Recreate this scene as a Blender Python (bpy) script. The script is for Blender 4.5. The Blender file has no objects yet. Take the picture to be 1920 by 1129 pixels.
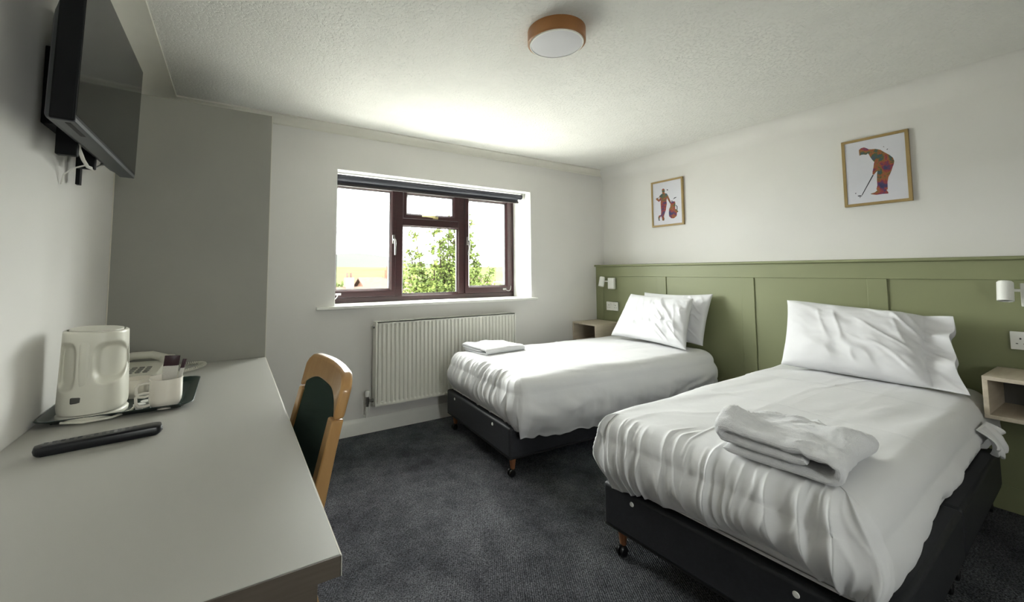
import bpy, bmesh, math, random
import numpy as np
from mathutils import Vector, Matrix
random.seed(7)
S = bpy.context.scene
C = S.collection
PI = math.pi

# ---------------------------------------------------------------- camera
FPX, PPX, PPY = 780.25, 921.51, 458.99
YAW, PITCH, ROLL = (math.radians(v) for v in (31.790, 3.724, -0.247))
EYE = Vector((0, 0, 1.1656))
fw = Vector((math.sin(YAW) * math.cos(PITCH), math.cos(YAW) * math.cos(PITCH), math.sin(PITCH)))
rt = Vector((math.cos(YAW), -math.sin(YAW), 0))
up = rt.cross(fw)
r2 = rt * math.cos(ROLL) + up * math.sin(ROLL)
u2 = -rt * math.sin(ROLL) + up * math.cos(ROLL)
cd = bpy.data.cameras.new('camera')
cam = bpy.data.objects.new('camera', cd)
C.objects.link(cam)
m = Matrix.Identity(4)
for i in range(3):
    m[i][0], m[i][1], m[i][2], m[i][3] = r2[i], u2[i], -fw[i], EYE[i]
cam.matrix_world = m
cd.sensor_width = 36
cd.lens = FPX / 1920 * 36
cd.shift_x = (960 - PPX) / 1920
cd.shift_y = -(564.5 - PPY) / 1920
cd.clip_start = 0.02
cd.clip_end = 3000
S.camera = cam

# ---------------------------------------------------------------- light and exposure
S.view_settings.view_transform = 'Standard'
S.view_settings.look = 'None'
S.view_settings.gamma = 1
S.view_settings.use_curve_mapping = False
S.view_settings.exposure = 2.82
w = bpy.data.worlds.new('overcast_sky')
S.world = w
w.use_nodes = True
nt = w.node_tree
bg = nt.nodes['Background']
bg.inputs[1].default_value = 5.0
tc = nt.nodes.new('ShaderNodeTexCoord')
ns = nt.nodes.new('ShaderNodeTexNoise')
ns.inputs['Scale'].default_value = 2.2
ns.inputs['Detail'].default_value = 5
mp = nt.nodes.new('ShaderNodeMapping')
mp.inputs['Scale'].default_value = (1, 1, 3)
cr = nt.nodes.new('ShaderNodeValToRGB')
cr.color_ramp.elements[0].position = .35
cr.color_ramp.elements[0].color = (.92, .925, .95, 1)
cr.color_ramp.elements[1].position = .7
cr.color_ramp.elements[1].color = (.99, .98, 1, 1)
nt.links.new(tc.outputs['Generated'], mp.inputs[0])
nt.links.new(mp.outputs[0], ns.inputs[0])
nt.links.new(ns.outputs[0], cr.inputs[0])
nt.links.new(cr.outputs[0], bg.inputs[0])

W_, D_, A_, CEIL = 3.3474, 3.1293, -0.4636, 2.235       # headboard wall x, window wall y, desk wall x, ceiling height
REAR = -1.6
pl = bpy.data.lights.new('window_portal', 'AREA')
pl.shape = 'RECTANGLE'
pl.size, pl.size_y = 1.76, 1.0
pl.cycles.is_portal = True
po = bpy.data.objects.new('window_portal', pl)
po.location = (1.5, D_ + .34, 1.42)
po.rotation_euler = (-PI / 2, 0, 0)
C.objects.link(po)
pl2 = pl.copy(); pl2.size, pl2.size_y = .42, .80
po2 = bpy.data.objects.new('window_portal', pl2)  # portal for the added rear window
po2.location = (.81, REAR - .10, 1.40)
po2.rotation_euler = (PI / 2, 0, 0)
C.objects.link(po2)

# ---------------------------------------------------------------- helpers
def lin(h):
    if isinstance(h, str):
        h = h.lstrip('#')
        h = [int(h[i:i + 2], 16) / 255 for i in (0, 2, 4)]
    return tuple(c / 12.92 if c <= .04045 else ((c + .055) / 1.055) ** 2.4 for c in h) + (1,)

def mat(name, col, rough=.6, metal=0, var=None, vscale=8, bump=0, bscale=60, bdist=.002, spec=.5, detail=4, stretch=None, coat=0, sheen=0):
    M = bpy.data.materials.new(name)
    M.use_nodes = True
    t = M.node_tree
    b = t.nodes['Principled BSDF']
    b.inputs['Roughness'].default_value = rough
    b.inputs['Metallic'].default_value = metal
    b.inputs['Specular IOR Level'].default_value = spec
    b.inputs['Coat Weight'].default_value = coat
    b.inputs['Sheen Weight'].default_value = sheen
    tcn = t.nodes.new('ShaderNodeTexCoord')
    mpn = t.nodes.new('ShaderNodeMapping')
    if stretch:
        mpn.inputs['Scale'].default_value = stretch
    t.links.new(tcn.outputs['Object'], mpn.inputs[0])
    c = lin(col)
    n = t.nodes.new('ShaderNodeTexNoise')
    n.inputs['Scale'].default_value = vscale
    n.inputs['Detail'].default_value = detail
    t.links.new(mpn.outputs[0], n.inputs[0])
    r = t.nodes.new('ShaderNodeValToRGB')
    r.color_ramp.elements[0].position = .3
    r.color_ramp.elements[1].position = .7
    c2 = lin(var) if var else tuple(min(1, v * 1.04) for v in c[:3]) + (1,)
    r.color_ramp.elements[0].color = c
    r.color_ramp.elements[1].color = c2
    t.links.new(n.outputs[0], r.inputs[0])
    t.links.new(r.outputs[0], b.inputs['Base Color'])
    if bump:
        n2 = t.nodes.new('ShaderNodeTexNoise')
        n2.inputs['Scale'].default_value = bscale
        n2.inputs['Detail'].default_value = 3
        t.links.new(mpn.outputs[0], n2.inputs[0])
        bp = t.nodes.new('ShaderNodeBump')
        bp.inputs['Strength'].default_value = bump
        bp.inputs['Distance'].default_value = bdist
        t.links.new(n2.outputs[0], bp.inputs['Height'])
        t.links.new(bp.outputs[0], b.inputs['Normal'])
    return M

def prop(o, label=None, cat=None, group=None, kind=None):
    if label: o['label'] = label
    if cat: o['category'] = cat
    if group: o['group'] = group
    if kind: o['kind'] = kind
    return o

def thing(name, label=None, cat=None, loc=(0, 0, 0), group=None, kind=None):
    o = bpy.data.objects.new(name, None)
    o.empty_display_size = .05
    C.objects.link(o)
    o.location = loc
    return prop(o, label, cat, group, kind)

def root_loc(p):
    v = Vector((0, 0, 0))
    while p is not None:
        v += p.location
        p = p.parent
    return v

def mesh(name, bm, m, parent=None, smooth=False, bevel=0, segs=2, angle=35):
    """links bm (world coordinates) as one object; under a parent the vertices are made relative to it"""
    off = root_loc(parent)
    if parent is not None:
        bmesh.ops.translate(bm, verts=bm.verts, vec=-off)
    org = Vector((0, 0, 0))
    if parent is None:
        xs = [v.co for v in bm.verts]
        org = Vector(((min(c.x for c in xs) + max(c.x for c in xs)) / 2, (min(c.y for c in xs) + max(c.y for c in xs)) / 2, min(c.z for c in xs)))
        bmesh.ops.translate(bm, verts=bm.verts, vec=-org)
    me = bpy.data.meshes.new(name)
    bm.to_mesh(me)
    bm.free()
    for q in (m if isinstance(m, (list, tuple)) else [m]):
        me.materials.append(q)
    o = bpy.data.objects.new(name, me)
    C.objects.link(o)
    o.location = org
    if parent is not None:
        o.parent = parent
    if smooth or bevel:
        for p in me.polygons:
            p.use_smooth = True
        if smooth != 'all':
            me.set_sharp_from_angle(angle=math.radians(angle))
    if bevel:
        b = o.modifiers.new('bevel', 'BEVEL')
        b.width = bevel
        b.segments = segs
        b.limit_method = 'ANGLE'
        b.angle_limit = math.radians(35)
        b.harden_normals = False
    return o

def NB():
    return bmesh.new()

def box(bm, x0, x1, y0, y1, z0, z1, M=None):
    vs = [bm.verts.new((x, y, z)) for x in (x0, x1) for y in (y0, y1) for z in (z0, z1)]
    if M is not None:
        for v in vs:
            v.co = M @ v.co
    for f in ((0, 1, 3, 2), (4, 6, 7, 5), (0, 4, 5, 1), (2, 3, 7, 6), (0, 2, 6, 4), (1, 5, 7, 3)):
        bm.faces.new([vs[i] for i in f])
    return bm

def bx(*a, M=None):
    return box(NB(), *a, M=M)

def loft(bm, rings, cap0=True, cap1=True, closed=True, mi=0):
    R = [[bm.verts.new(p) for p in r] for r in rings]
    n = len(R[0])
    for a, b in zip(R, R[1:]):
        for i in range(n if closed else n - 1):
            j = (i + 1) % n
            f = bm.faces.new((a[i], a[j], b[j], b[i]))
            f.material_index = mi
    if cap0: bm.faces.new(R[0][::-1])
    if cap1: bm.faces.new(R[-1])
    return R

def circ(cx, cy, z, r, n=32, ry=None, p=2.0, rot=0):
    out = []
    for i in range(n):
        a = 2 * PI * i / n
        c, s = math.cos(a), math.sin(a)
        x = math.copysign(abs(c) ** (2 / p), c) * r
        y = math.copysign(abs(s) ** (2 / p), s) * (ry or r)
        out.append((cx + x * math.cos(rot) - y * math.sin(rot), cy + x * math.sin(rot) + y * math.cos(rot), z))
    return out

def lathe(prof, c, n=32, axis='z', cap=(True, True), M=None):
    bm = NB()
    loft(bm, [circ(0, 0, z, max(r, 1e-4), n) for r, z in prof], *cap)
    if axis == 'y': bmesh.ops.rotate(bm, verts=bm.verts, matrix=Matrix.Rotation(PI / 2, 3, 'X'))
    if axis == 'x': bmesh.ops.rotate(bm, verts=bm.verts, matrix=Matrix.Rotation(PI / 2, 3, 'Y'))
    if M is not None: bmesh.ops.transform(bm, verts=bm.verts, matrix=M)
    bmesh.ops.translate(bm, verts=bm.verts, vec=c)
    bmesh.ops.recalc_face_normals(bm, faces=bm.faces)
    return bm

def rrect(hx, hy, R, z, n=6, cx=0, cy=0):
    out = []
    for k, (sx, sy) in enumerate(((1, 1), (-1, 1), (-1, -1), (1, -1))):
        for i in range(n + 1):
            a = PI / 2 * k + PI / 2 * i / n
            out.append((cx + sx * (hx - R) + R * math.cos(a), cy + sy * (hy - R) + R * math.sin(a), z))
    return out

def tube(bm, pts, r, n=8, closed=False, taper=None):
    pts = [Vector(p) for p in pts]
    rings = []
    prev = None
    for i, p in enumerate(pts):
        a = pts[max(i - 1, 0)]
        b = pts[min(i + 1, len(pts) - 1)]
        t = (b - a).normalized()
        ref = prev if prev is not None else (Vector((0, 0, 1)) if abs(t.z) < .9 else Vector((1, 0, 0)))
        u = (ref - t * ref.dot(t)).normalized()
        prev = u
        v = t.cross(u)
        rr = r if taper is None else r * (1 + (taper - 1) * i / (len(pts) - 1))
        rings.append([p + (u * math.cos(2 * PI * k / n) + v * math.sin(2 * PI * k / n)) * rr for k in range(n)])
    loft(bm, rings)
    return bm

def prism(poly, d0, d1, M, bm=None):
    """extrude a 2D polygon (a,b) from depth d0 to d1; M maps (a,b,d) to the world"""
    bm = bm or NB()
    A = [bm.verts.new(M @ Vector((a, b, d0))) for a, b in poly]
    B = [bm.verts.new(M @ Vector((a, b, d1))) for a, b in poly]
    n = len(poly)
    for i in range(n):
        bm.faces.new((A[i], A[(i + 1) % n], B[(i + 1) % n], B[i]))
    bm.faces.new(A[::-1])
    bm.faces.new(B)
    bmesh.ops.recalc_face_normals(bm, faces=bm.faces)
    return bm

def vnoise(x, y, seed=0):
    x = np.asarray(x, float); y = np.asarray(y, float)
    xi = np.floor(x).astype(np.int64); yi = np.floor(y).astype(np.int64)
    fx = x - xi; fy = y - yi
    fx = fx * fx * fx * (fx * (fx * 6 - 15) + 10); fy = fy * fy * fy * (fy * (fy * 6 - 15) + 10)
    def h(a, b):
        v = (a * 374761393 + b * 668265263 + seed * 974634777) & 0x7fffffff
        v = ((v ^ (v >> 13)) * 1274126177) & 0x7fffffff
        v = (v ^ (v >> 16)) & 0x7fffffff
        return v / 0x7fffffff * 2 - 1
    return (h(xi, yi) * (1 - fx) + h(xi + 1, yi) * fx) * (1 - fy) + (h(xi, yi + 1) * (1 - fx) + h(xi + 1, yi + 1) * fx) * fy

def fbm(x, y, seed=0, o=3):
    s = 0; a = 1
    for k in range(o):
        s = s + a * vnoise(x * 2 ** k, y * 2 ** k, seed + k * 17)
        a *= .5
    return s

def sstep(a, b, x):
    t = np.clip((np.asarray(x, float) - a) / (b - a), 0, 1)
    return t * t * (3 - 2 * t)

def grid_mesh(name, P, m, parent=None, wrap_u=False, cap=None, kind=None, solid=0):
    """P: array (nv, nu, 3) -> smooth quad mesh"""
    nv, nu, _ = P.shape
    bm = NB()
    V = [[bm.verts.new(P[j, i]) for i in range(nu)] for j in range(nv)]
    for j in range(nv - 1):
        for i in range(nu if wrap_u else nu - 1):
            k = (i + 1) % nu
            bm.faces.new((V[j][i], V[j][k], V[j + 1][k], V[j + 1][i]))
    if cap: bm.faces.new(V[cap][::-1] if cap == 0 else V[cap])
    o = mesh(name, bm, m, parent, smooth='all')
    if solid:
        s = o.modifiers.new('thick', 'SOLIDIFY'); s.thickness = solid; s.offset = -1
    return o

def normals(P, wrap_u=False):
    if wrap_u:
        du = np.roll(P, -1, 1) - np.roll(P, 1, 1)
    else:
        du = np.gradient(P, axis=1)
    dv = np.gradient(P, axis=0)
    n = np.cross(du, dv)
    l = np.linalg.norm(n, axis=2, keepdims=True)
    return n / np.maximum(l, 1e-9)

def turn(o, pivot, deg):
    """rotate a top-level object about a vertical axis through pivot"""
    a = math.radians(deg)
    x, y = o.location.x - pivot[0], o.location.y - pivot[1]
    o.location.x = pivot[0] + x * math.cos(a) - y * math.sin(a)
    o.location.y = pivot[1] + x * math.sin(a) + y * math.cos(a)
    o.rotation_euler.z += a

# ---------------------------------------------------------------- materials
m_wall = mat('wall_paint', '#dfddd9', .85, var='#e3e1dd', vscale=2, bump=.12, bscale=350, bdist=.0006)
m_ceil = mat('artex_ceiling', '#e6e5e0', .9, bump=.0)
m_white = mat('white_gloss', '#e9e9e3', .4, bump=.05, bscale=40)
m_reveal = mat('reveal_paint', '#eeeeea', .7)
m_carpet = mat('carpet', '#3a3b3f', .95, spec=.1)
m_grey = mat('grey_laminate', '#94938b', .5, var='#99988f', vscale=3, bump=.06, bscale=500, bdist=.0004)
m_edge = mat('pale_edge', '#dcd8cc', .5)
m_desk = mat('desk_laminate', '#b1b0aa', .38, var='#b5b4ae', vscale=900, bump=.08, bscale=700, bdist=.0003)
m_deskedge = mat('desk_edge', '#50483f', .5, var='#5a5147', vscale=12, stretch=(1, 1, 14))
m_green = mat('green_paint', '#868a66', .5, var='#898d69', vscale=3, bump=.08, bscale=220, bdist=.0006)
m_wine = mat('rosewood_upvc', '#2a1113', .36, var='#341719', vscale=5, stretch=(3, 3, 30), bump=.1, bscale=60)
m_rubber = mat('black_gasket', '#141414', .6)
m_blind = mat('blind_fabric', '#3b3c45', .7, bump=.1, bscale=400)
m_blindbar = mat('blind_bar', '#2c2427', .4)
m_silver = mat('satin_chrome', '#8f8e8a', .28, metal=1)
m_brass = mat('pale_brass', '#cfc391', .3, metal=1)
m_rad = mat('radiator_enamel', '#e4e3da', .35)
m_linen = mat('white_linen', '#dededf', .8, var='#e1e1e2', vscale=3, bump=.16, bscale=38, bdist=.004, sheen=.15)
m_pillow = mat('pillow_cotton', '#dfdfe1', .8, bump=.14, bscale=40, bdist=.003, sheen=.15)
m_terry = mat('terry_towel', '#e3e3e5', .95, bump=.7, bscale=420, bdist=.004, sheen=.4)
m_divan = mat('charcoal_divan', '#232428', .55, var='#292a2f', vscale=60, bump=.25, bscale=260, bdist=.001)
m_legwood = mat('leg_wood', '#8a5c3c', .5, var='#7a4f32', vscale=9, stretch=(6, 6, 1))
m_castor = mat('castor_black', '#0c0c0e', .35)
m_beech = mat('beech', '#c59a63', .4, var='#b98c55', vscale=7, stretch=(5, 5, 1), coat=.3)
m_uph = mat('dark_green_fabric', '#0e2b22', .8, var='#123228', vscale=200, bump=.3, bscale=700, bdist=.001)
m_tvb = mat('tv_black', '#08090c', .55, spec=.2)
m_tvs = mat('tv_screen', '#050705', .09, spec=.26)
m_tvunder = mat('tv_grey_plastic', '#3e4147', .4)
m_plastic = mat('white_plastic', '#dedccf', .35, bump=.04, bscale=20)
m_plasticw = mat('bright_plastic', '#efefea', .35)
m_darkg = mat('smoke_grey', '#4e4e49', .3)
m_tray = mat('tray_green', '#0c2723', .35, coat=.1)
m_china = mat('white_china', '#e8e2d6', .2, coat=.4)
m_choc = mat('dark_maroon', '#341a22', .35)
m_foil = mat('clear_wrapper', '#cfccc4', .25, bump=.8, bscale=45, bdist=.004)
m_remote = mat('remote_black', '#15161b', .3, bump=.1)
m_button = mat('remote_button', '#33353c', .45)
m_phone = mat('phone_plastic', '#cfcdc0', .45)
m_phkey = mat('phone_key', '#8d8c84', .5)
m_night = mat('pale_oak', '#c8bdab', .5, var='#bcb09c', vscale=6, stretch=(1, 8, 8))
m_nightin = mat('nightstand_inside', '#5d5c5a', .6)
m_pine = mat('lamp_wood', '#b9834e', .4, var='#8f5f34', vscale=5, stretch=(1, 1, .2), detail=1)
m_diff = mat('lamp_diffuser', '#d9d8dc', .4)
m_frame = mat('frame_wood', '#a68c5c', .5, var='#98804f', vscale=10)
m_paper = mat('print_paper', '#d2d2da', .6)
m_bulbdark = mat('lamp_lens', '#7c8386', .25)
m_cable = mat('white_cable', '#dddbd4', .5)

def print_mat():
    M = mat('print_ink', '#6a2a30', .7)
    t = M.node_tree
    r = t.nodes['Color Ramp'] if 'Color Ramp' in t.nodes else [n for n in t.nodes if n.type == 'VALTORGB'][0]
    n = [n for n in t.nodes if n.type == 'TEX_NOISE'][0]
    n.inputs['Scale'].default_value = 12; n.inputs['Detail'].default_value = 9; n.inputs['Roughness'].default_value = .68
    e = r.color_ramp.elements
    e[0].position = .3; e[0].color = lin('#35365a')
    e[1].position = .72; e[1].color = lin('#8e7446')
    for p, c in ((.40, '#423c66'), (.45, '#8a2f40'), (.50, '#9a6030'), (.55, '#4e5a38'), (.60, '#39586a'), (.66, '#7a3030')):
        x = e.new(p); x.color = lin(c)
    return M
m_ink = print_mat()
m_inkdark = mat('print_ink_dark', '#3c3a44', .7)

def ceil_mat():
    t = m_ceil.node_tree
    b = t.nodes['Principled BSDF']
    mpn = [n for n in t.nodes if n.type == 'MAPPING'][0]
    n = t.nodes.new('ShaderNodeTexNoise'); n.inputs['Scale'].default_value = 70; n.inputs['Detail'].default_value = 4; n.inputs['Roughness'].default_value = .6
    r = t.nodes.new('ShaderNodeValToRGB'); r.color_ramp.elements[0].position = .34; r.color_ramp.elements[1].position = .5
    t.links.new(mpn.outputs[0], n.inputs[0]); t.links.new(n.outputs[0], r.inputs[0])
    bp = t.nodes.new('ShaderNodeBump'); bp.inputs['Strength'].default_value = .55; bp.inputs['Distance'].default_value = .004
    t.links.new(r.outputs[0], bp.inputs['Height']); t.links.new(bp.outputs[0], b.inputs['Normal'])
ceil_mat()

def carpet_mat():
    t = m_carpet.node_tree
    b = t.nodes['Principled BSDF']
    mpn = [n for n in t.nodes if n.type == 'MAPPING'][0]
    ramp = [n for n in t.nodes if n.type == 'VALTORGB'][0]
    big = [n for n in t.nodes if n.type == 'TEX_NOISE'][0]
    big.inputs['Scale'].default_value = 2.6; big.inputs['Detail'].default_value = 9; big.inputs['Roughness'].default_value = .72
    ramp.color_ramp.elements[0].position = .36; ramp.color_ramp.elements[0].color = lin('#303135')
    ramp.color_ramp.elements[1].position = .68; ramp.color_ramp.elements[1].color = lin('#606164')
    n = t.nodes.new('ShaderNodeTexNoise'); n.inputs['Scale'].default_value = 190; n.inputs['Detail'].default_value = 2
    t.links.new(mpn.outputs[0], n.inputs[0])
    r = t.nodes.new('ShaderNodeValToRGB'); r.color_ramp.elements[0].position = .35; r.color_ramp.elements[1].position = .72
    r.color_ramp.elements[0].color = (.45, .45, .46, 1); r.color_ramp.elements[1].color = (2.5, 2.5, 2.55, 1)
    t.links.new(n.outputs[0], r.inputs[0])
    mx = t.nodes.new('ShaderNodeMix'); mx.data_type = 'RGBA'; mx.blend_type = 'MULTIPLY'; mx.inputs[0].default_value = 1
    t.links.new(ramp.outputs[0], mx.inputs[6]); t.links.new(r.outputs[0], mx.inputs[7])
    t.links.new(mx.outputs[2], b.inputs['Base Color'])
    wv = t.nodes.new('ShaderNodeTexWave'); wv.inputs['Scale'].default_value = 38; wv.inputs['Distortion'].default_value = 1.2; wv.inputs['Detail'].default_value = 2; wv.inputs['Detail Scale'].default_value = 3
    m2 = t.nodes.new('ShaderNodeMapping'); m2.inputs['Rotation'].default_value = (0, 0, math.radians(31))
    tcn = [q for q in t.nodes if q.type == 'TEX_COORD'][0]
    t.links.new(tcn.outputs['Object'], m2.inputs[0]); t.links.new(m2.outputs[0], wv.inputs[0])
    ad = t.nodes.new('ShaderNodeMath'); ad.operation = 'ADD'
    t.links.new(wv.outputs['Fac'], ad.inputs[0]); t.links.new(n.outputs[0], ad.inputs[1])
    bp = t.nodes.new('ShaderNodeBump'); bp.inputs['Strength'].default_value = .8; bp.inputs['Distance'].default_value = .004
    t.links.new(ad.outputs[0], bp.inputs['Height']); t.links.new(bp.outputs[0], b.inputs['Normal'])
carpet_mat()

def glass_mat():
    M = bpy.data.materials.new('window_glass'); M.use_nodes = True
    t = M.node_tree; t.nodes.clear()
    o = t.nodes.new('ShaderNodeOutputMaterial'); g = t.nodes.new('ShaderNodeBsdfGlossy'); tr = t.nodes.new('ShaderNodeBsdfTransparent')
    g.inputs['Roughness'].default_value = .02
    tr.inputs[0].default_value = (.96, .98, .95, 1)
    lw = t.nodes.new('ShaderNodeLayerWeight'); pw = t.nodes.new('ShaderNodeMath'); pw.operation = 'POWER'; pw.inputs[1].default_value = 4; fr = t.nodes.new('ShaderNodeMath'); fr.operation = 'MULTIPLY_ADD'; fr.inputs[1].default_value = .5; fr.inputs[2].default_value = .03
    t.links.new(lw.outputs['Facing'], pw.inputs[0]); t.links.new(pw.outputs[0], fr.inputs[0])
    mx = t.nodes.new('ShaderNodeMixShader')
    t.links.new(fr.outputs[0], mx.inputs[0]); t.links.new(tr.outputs[0], mx.inputs[1]); t.links.new(g.outputs[0], mx.inputs[2]); t.links.new(mx.outputs[0], o.inputs[0])
    return M
m_glass = glass_mat()

# ---------------------------------------------------------------- the setting
def struct(name, bm, m, parent=None, **k):
    o = mesh(name, bm, m, parent, **k)
    if parent is None: o['kind'] = 'structure'
    return o

X0, X1, Y0, Y1 = A_, W_, REAR, D_
struct('floor', bx(X0 - .1, X1 + .1, Y0 - .1, Y1 + .1, -.12, 0), m_carpet)

# ceiling with a soft plastered curve where it meets the headboard wall
bm = NB()
Rc = .13
prof = [(X0 - .1, CEIL), (X1 - Rc, CEIL)]
for i in range(1, 13):
    a = PI / 2 * i / 12
    prof.append((X1 - Rc + Rc * math.sin(a), CEIL - Rc + Rc * math.cos(a)))
prof += [(X1 + .1, CEIL - Rc), (X1 + .1, CEIL + .12), (X0 - .1, CEIL + .12)]
prism(prof, Y0 - .1, Y1 + .1, Matrix(((1, 0, 0, 0), (0, 0, 1, 0), (0, 1, 0, 0), (0, 0, 0, 1))), bm)
for f_ in bm.faces:
    if f_.calc_center_median().x > X1 - Rc + .001 and f_.calc_center_median().x < X1: f_.material_index = 1
struct('ceiling', bm, [m_ceil, m_wall], smooth=True, angle=20)

struct('wall_left', bx(X0 - .12, X0, Y0, Y1 + .36, 0, CEIL + .05), m_wall)
struct('wall_right', bx(X1, X1 + .12, Y0, Y1 + .36, 0, CEIL - .05), m_wall)
RWX0, RWX1, RWZ0, RWZ1 = .60, 1.02, 1.0, 1.80     # unseen window added behind the camera to let in fill light
bm = NB()
box(bm, X0 - .12, RWX0, Y0 - .12, Y0, 0, CEIL + .05)
box(bm, RWX1, X1 + .12, Y0 - .12, Y0, 0, CEIL + .05)
box(bm, RWX0, RWX1, Y0 - .12, Y0, 0, RWZ0)
box(bm, RWX0, RWX1, Y0 - .12, Y0, RWZ1, CEIL + .05)
struct('wall_rear', bm, m_wall)
w2 = thing('added_fill_window', loc=(.81, Y0 - .06, RWZ0), kind='structure')
bm = NB()
box(bm, RWX0, RWX1, Y0 - .10, Y0 - .04, RWZ0, RWZ0 + .05); box(bm, RWX0, RWX1, Y0 - .10, Y0 - .04, RWZ1 - .05, RWZ1)
box(bm, RWX0, RWX0 + .05, Y0 - .10, Y0 - .04, RWZ0 + .05, RWZ1 - .05); box(bm, RWX1 - .05, RWX1, Y0 - .10, Y0 - .04, RWZ0 + .05, RWZ1 - .05)
mesh('frame', bm, m_wine, w2)
mesh('pane', bx(RWX0 + .04, RWX1 - .04, Y0 - .072, Y0 - .068, RWZ0 + .04, RWZ1 - .04), m_glass, w2)
WX0, WX1, WZ0, WZ1 = .62, 2.379, .92, 1.921
bm = NB()
box(bm, X0, WX0, Y1, Y1 + .36, 0, CEIL + .05)
box(bm, WX1, X1, Y1, Y1 + .36, 0, CEIL + .05)
box(bm, WX0, WX1, Y1, Y1 + .36, 0, WZ0 - .012)
box(bm, WX0, WX1, Y1, Y1 + .36, WZ1, CEIL + .05)
struct('wall_window', bm, m_wall)

def cove(name, pts, a0, a1, axis):
    """small plaster coving; pts = profile (distance from wall, height)"""
    bm = NB()
    if axis == 'x':   # runs along x on the window wall
        M = Matrix(((0, 0, 1, 0), (-1, 0, 0, Y1), (0, 1, 0, 0), (0, 0, 0, 1)))
    else:             # runs along y on the left wall
        M = Matrix(((1, 0, 0, X0), (0, 0, 1, 0), (0, 1, 0, 0), (0, 0, 0, 1)))
    prism(pts, a0, a1, M, bm)
    return struct(name, bm, m_ceilplain, smooth=True, angle=25)
m_ceilplain = mat('coving_paint', '#dedcd2', .85)
zb, zt = 2.174, CEIL
pr_ = [(0, zt), (0, zb), (.004, zb), (.006, zb + .004)]
for i in range(0, 9):
    a = PI / 2 * i / 8
    pr_.append((.056 - .046 * math.cos(a) , zb + .006 + .046 * math.sin(a)))
pr_ += [(.062, zt - .010), (.062, zt)]
cove('trim_1', pr_, X0, X1, 'x')
pr2 = [(0, zt), (0, 2.13), (.006, 2.13)]
for i in range(0, 9):
    a = PI / 2 * i / 8
    pr2.append((.13 - .115 * math.cos(a), 2.135 + .088 * math.sin(a)))
pr2 += [(.142, zt - .012), (.142, zt)]
cove('trim_2', pr2, Y0, Y1, 'y')

# skirting board under the window
def skirting(name, M, a0, a1):
    p = [(0, 0), (.016, 0), (.016, .082), (.012, .092), (.007, .100), (.005, .108), (0, .110)]
    struct(name, prism(p, a0, a1, M), m_white, smooth=True, angle=40)
skirting('baseboard_window', Matrix(((0, 0, 1, 0), (-1, 0, 0, Y1), (0, 1, 0, 0), (0, 0, 0, 1))), .16, 3.2)
skirting('baseboard_rear', Matrix(((0, 0, 1, 0), (1, 0, 0, Y0), (0, 1, 0, 0), (0, 0, 0, 1))), X0, X1)

# ---------------------------------------------------------------- window
win = thing('window_1', loc=(1.5, Y1 + .3, WZ0), kind='structure')
FY0, FY1 = Y1 + .285, Y1 + .355
def member(name, *rects, y0=FY0, y1=FY1, m=m_wine, parent=win, bevel=.004, **k):
    bm = NB()
    for x0, x1, z0, z1 in rects:
        box(bm, x0, x1, y0, y1, z0, z1)
    return mesh(name, bm, m, parent, bevel=bevel, **k)
member('frame_head', (WX0, WX1, 1.872, WZ1))
member('frame_sill', (WX0, WX1, WZ0, .966))
member('frame_jamb', (WX0, .642, .966, 1.872))
member('frame_jamb', (2.338, WX1, .966, 1.872))
member('mullion', (1.160, 1.224, .966, 1.872))
member('mullion', (1.760, 1.822, .966, 1.872))
member('transom', (1.224, 1.760, 1.567, 1.628))
def sash(name, x0, x1, z0, z1, gx0, gx1, gz0, gz1, proud=.012):
    """opening light: four mitred rails, an inner bead and the pane"""
    bm = NB()
    y0, y1 = FY0 - proud, FY0 + .05
    o = [(x0, z0), (x1, z0), (x1, z1), (x0, z1)]
    g = [(gx0, gz0), (gx1, gz0), (gx1, gz1), (gx0, gz1)]
    b = .016
    gb = [(gx0 - b, gz0 - b), (gx1 + b, gz0 - b), (gx1 + b, gz1 + b), (gx0 - b, gz1 + b)]
    def ring(pts, y): return [Vector((x, y, z)) for x, z in pts]
    loft(bm, [ring(o, y1), ring(o, y0), ring(gb, y0), ring(g, y0 + .014), ring(g, y1)], False, False)
    bmesh.ops.recalc_face_normals(bm, faces=bm.faces)
    s = mesh(name, bm, m_wine, win, bevel=.002)
    bm = NB()
    gk = .005
    gi = [(gx0 + gk, gz0 + gk), (gx1 - gk, gz0 + gk), (gx1 - gk, gz1 - gk), (gx0 + gk, gz1 - gk)]
    loft(bm, [ring(g, y0 + .015), ring(gi, y0 + .018), ring(gi, y0 + .024)], False, False)
    mesh('gasket', bm, m_rubber, s)
    mesh('pane', bx(gx0 - .005, gx1 + .005, FY0 + .022, FY0 + .026, gz0 - .005, gz1 + .005), m_glass, s)
    return s
s1 = sash('casement', .644, 1.158, .968, 1.870, .684, 1.112, 1.028, 1.842)
s2 = sash('casement', 1.824, 2.336, .968, 1.870, 1.872, 2.278, 1.033, 1.838)
s3 = sash('top_light', 1.226, 1.758, 1.630, 1.870, 1.267, 1.701, 1.673, 1.840)
s4 = sash('fixed_light', 1.224, 1.760, .966, 1.567, 1.231, 1.752, .981, 1.561, proud=-.004)

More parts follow.
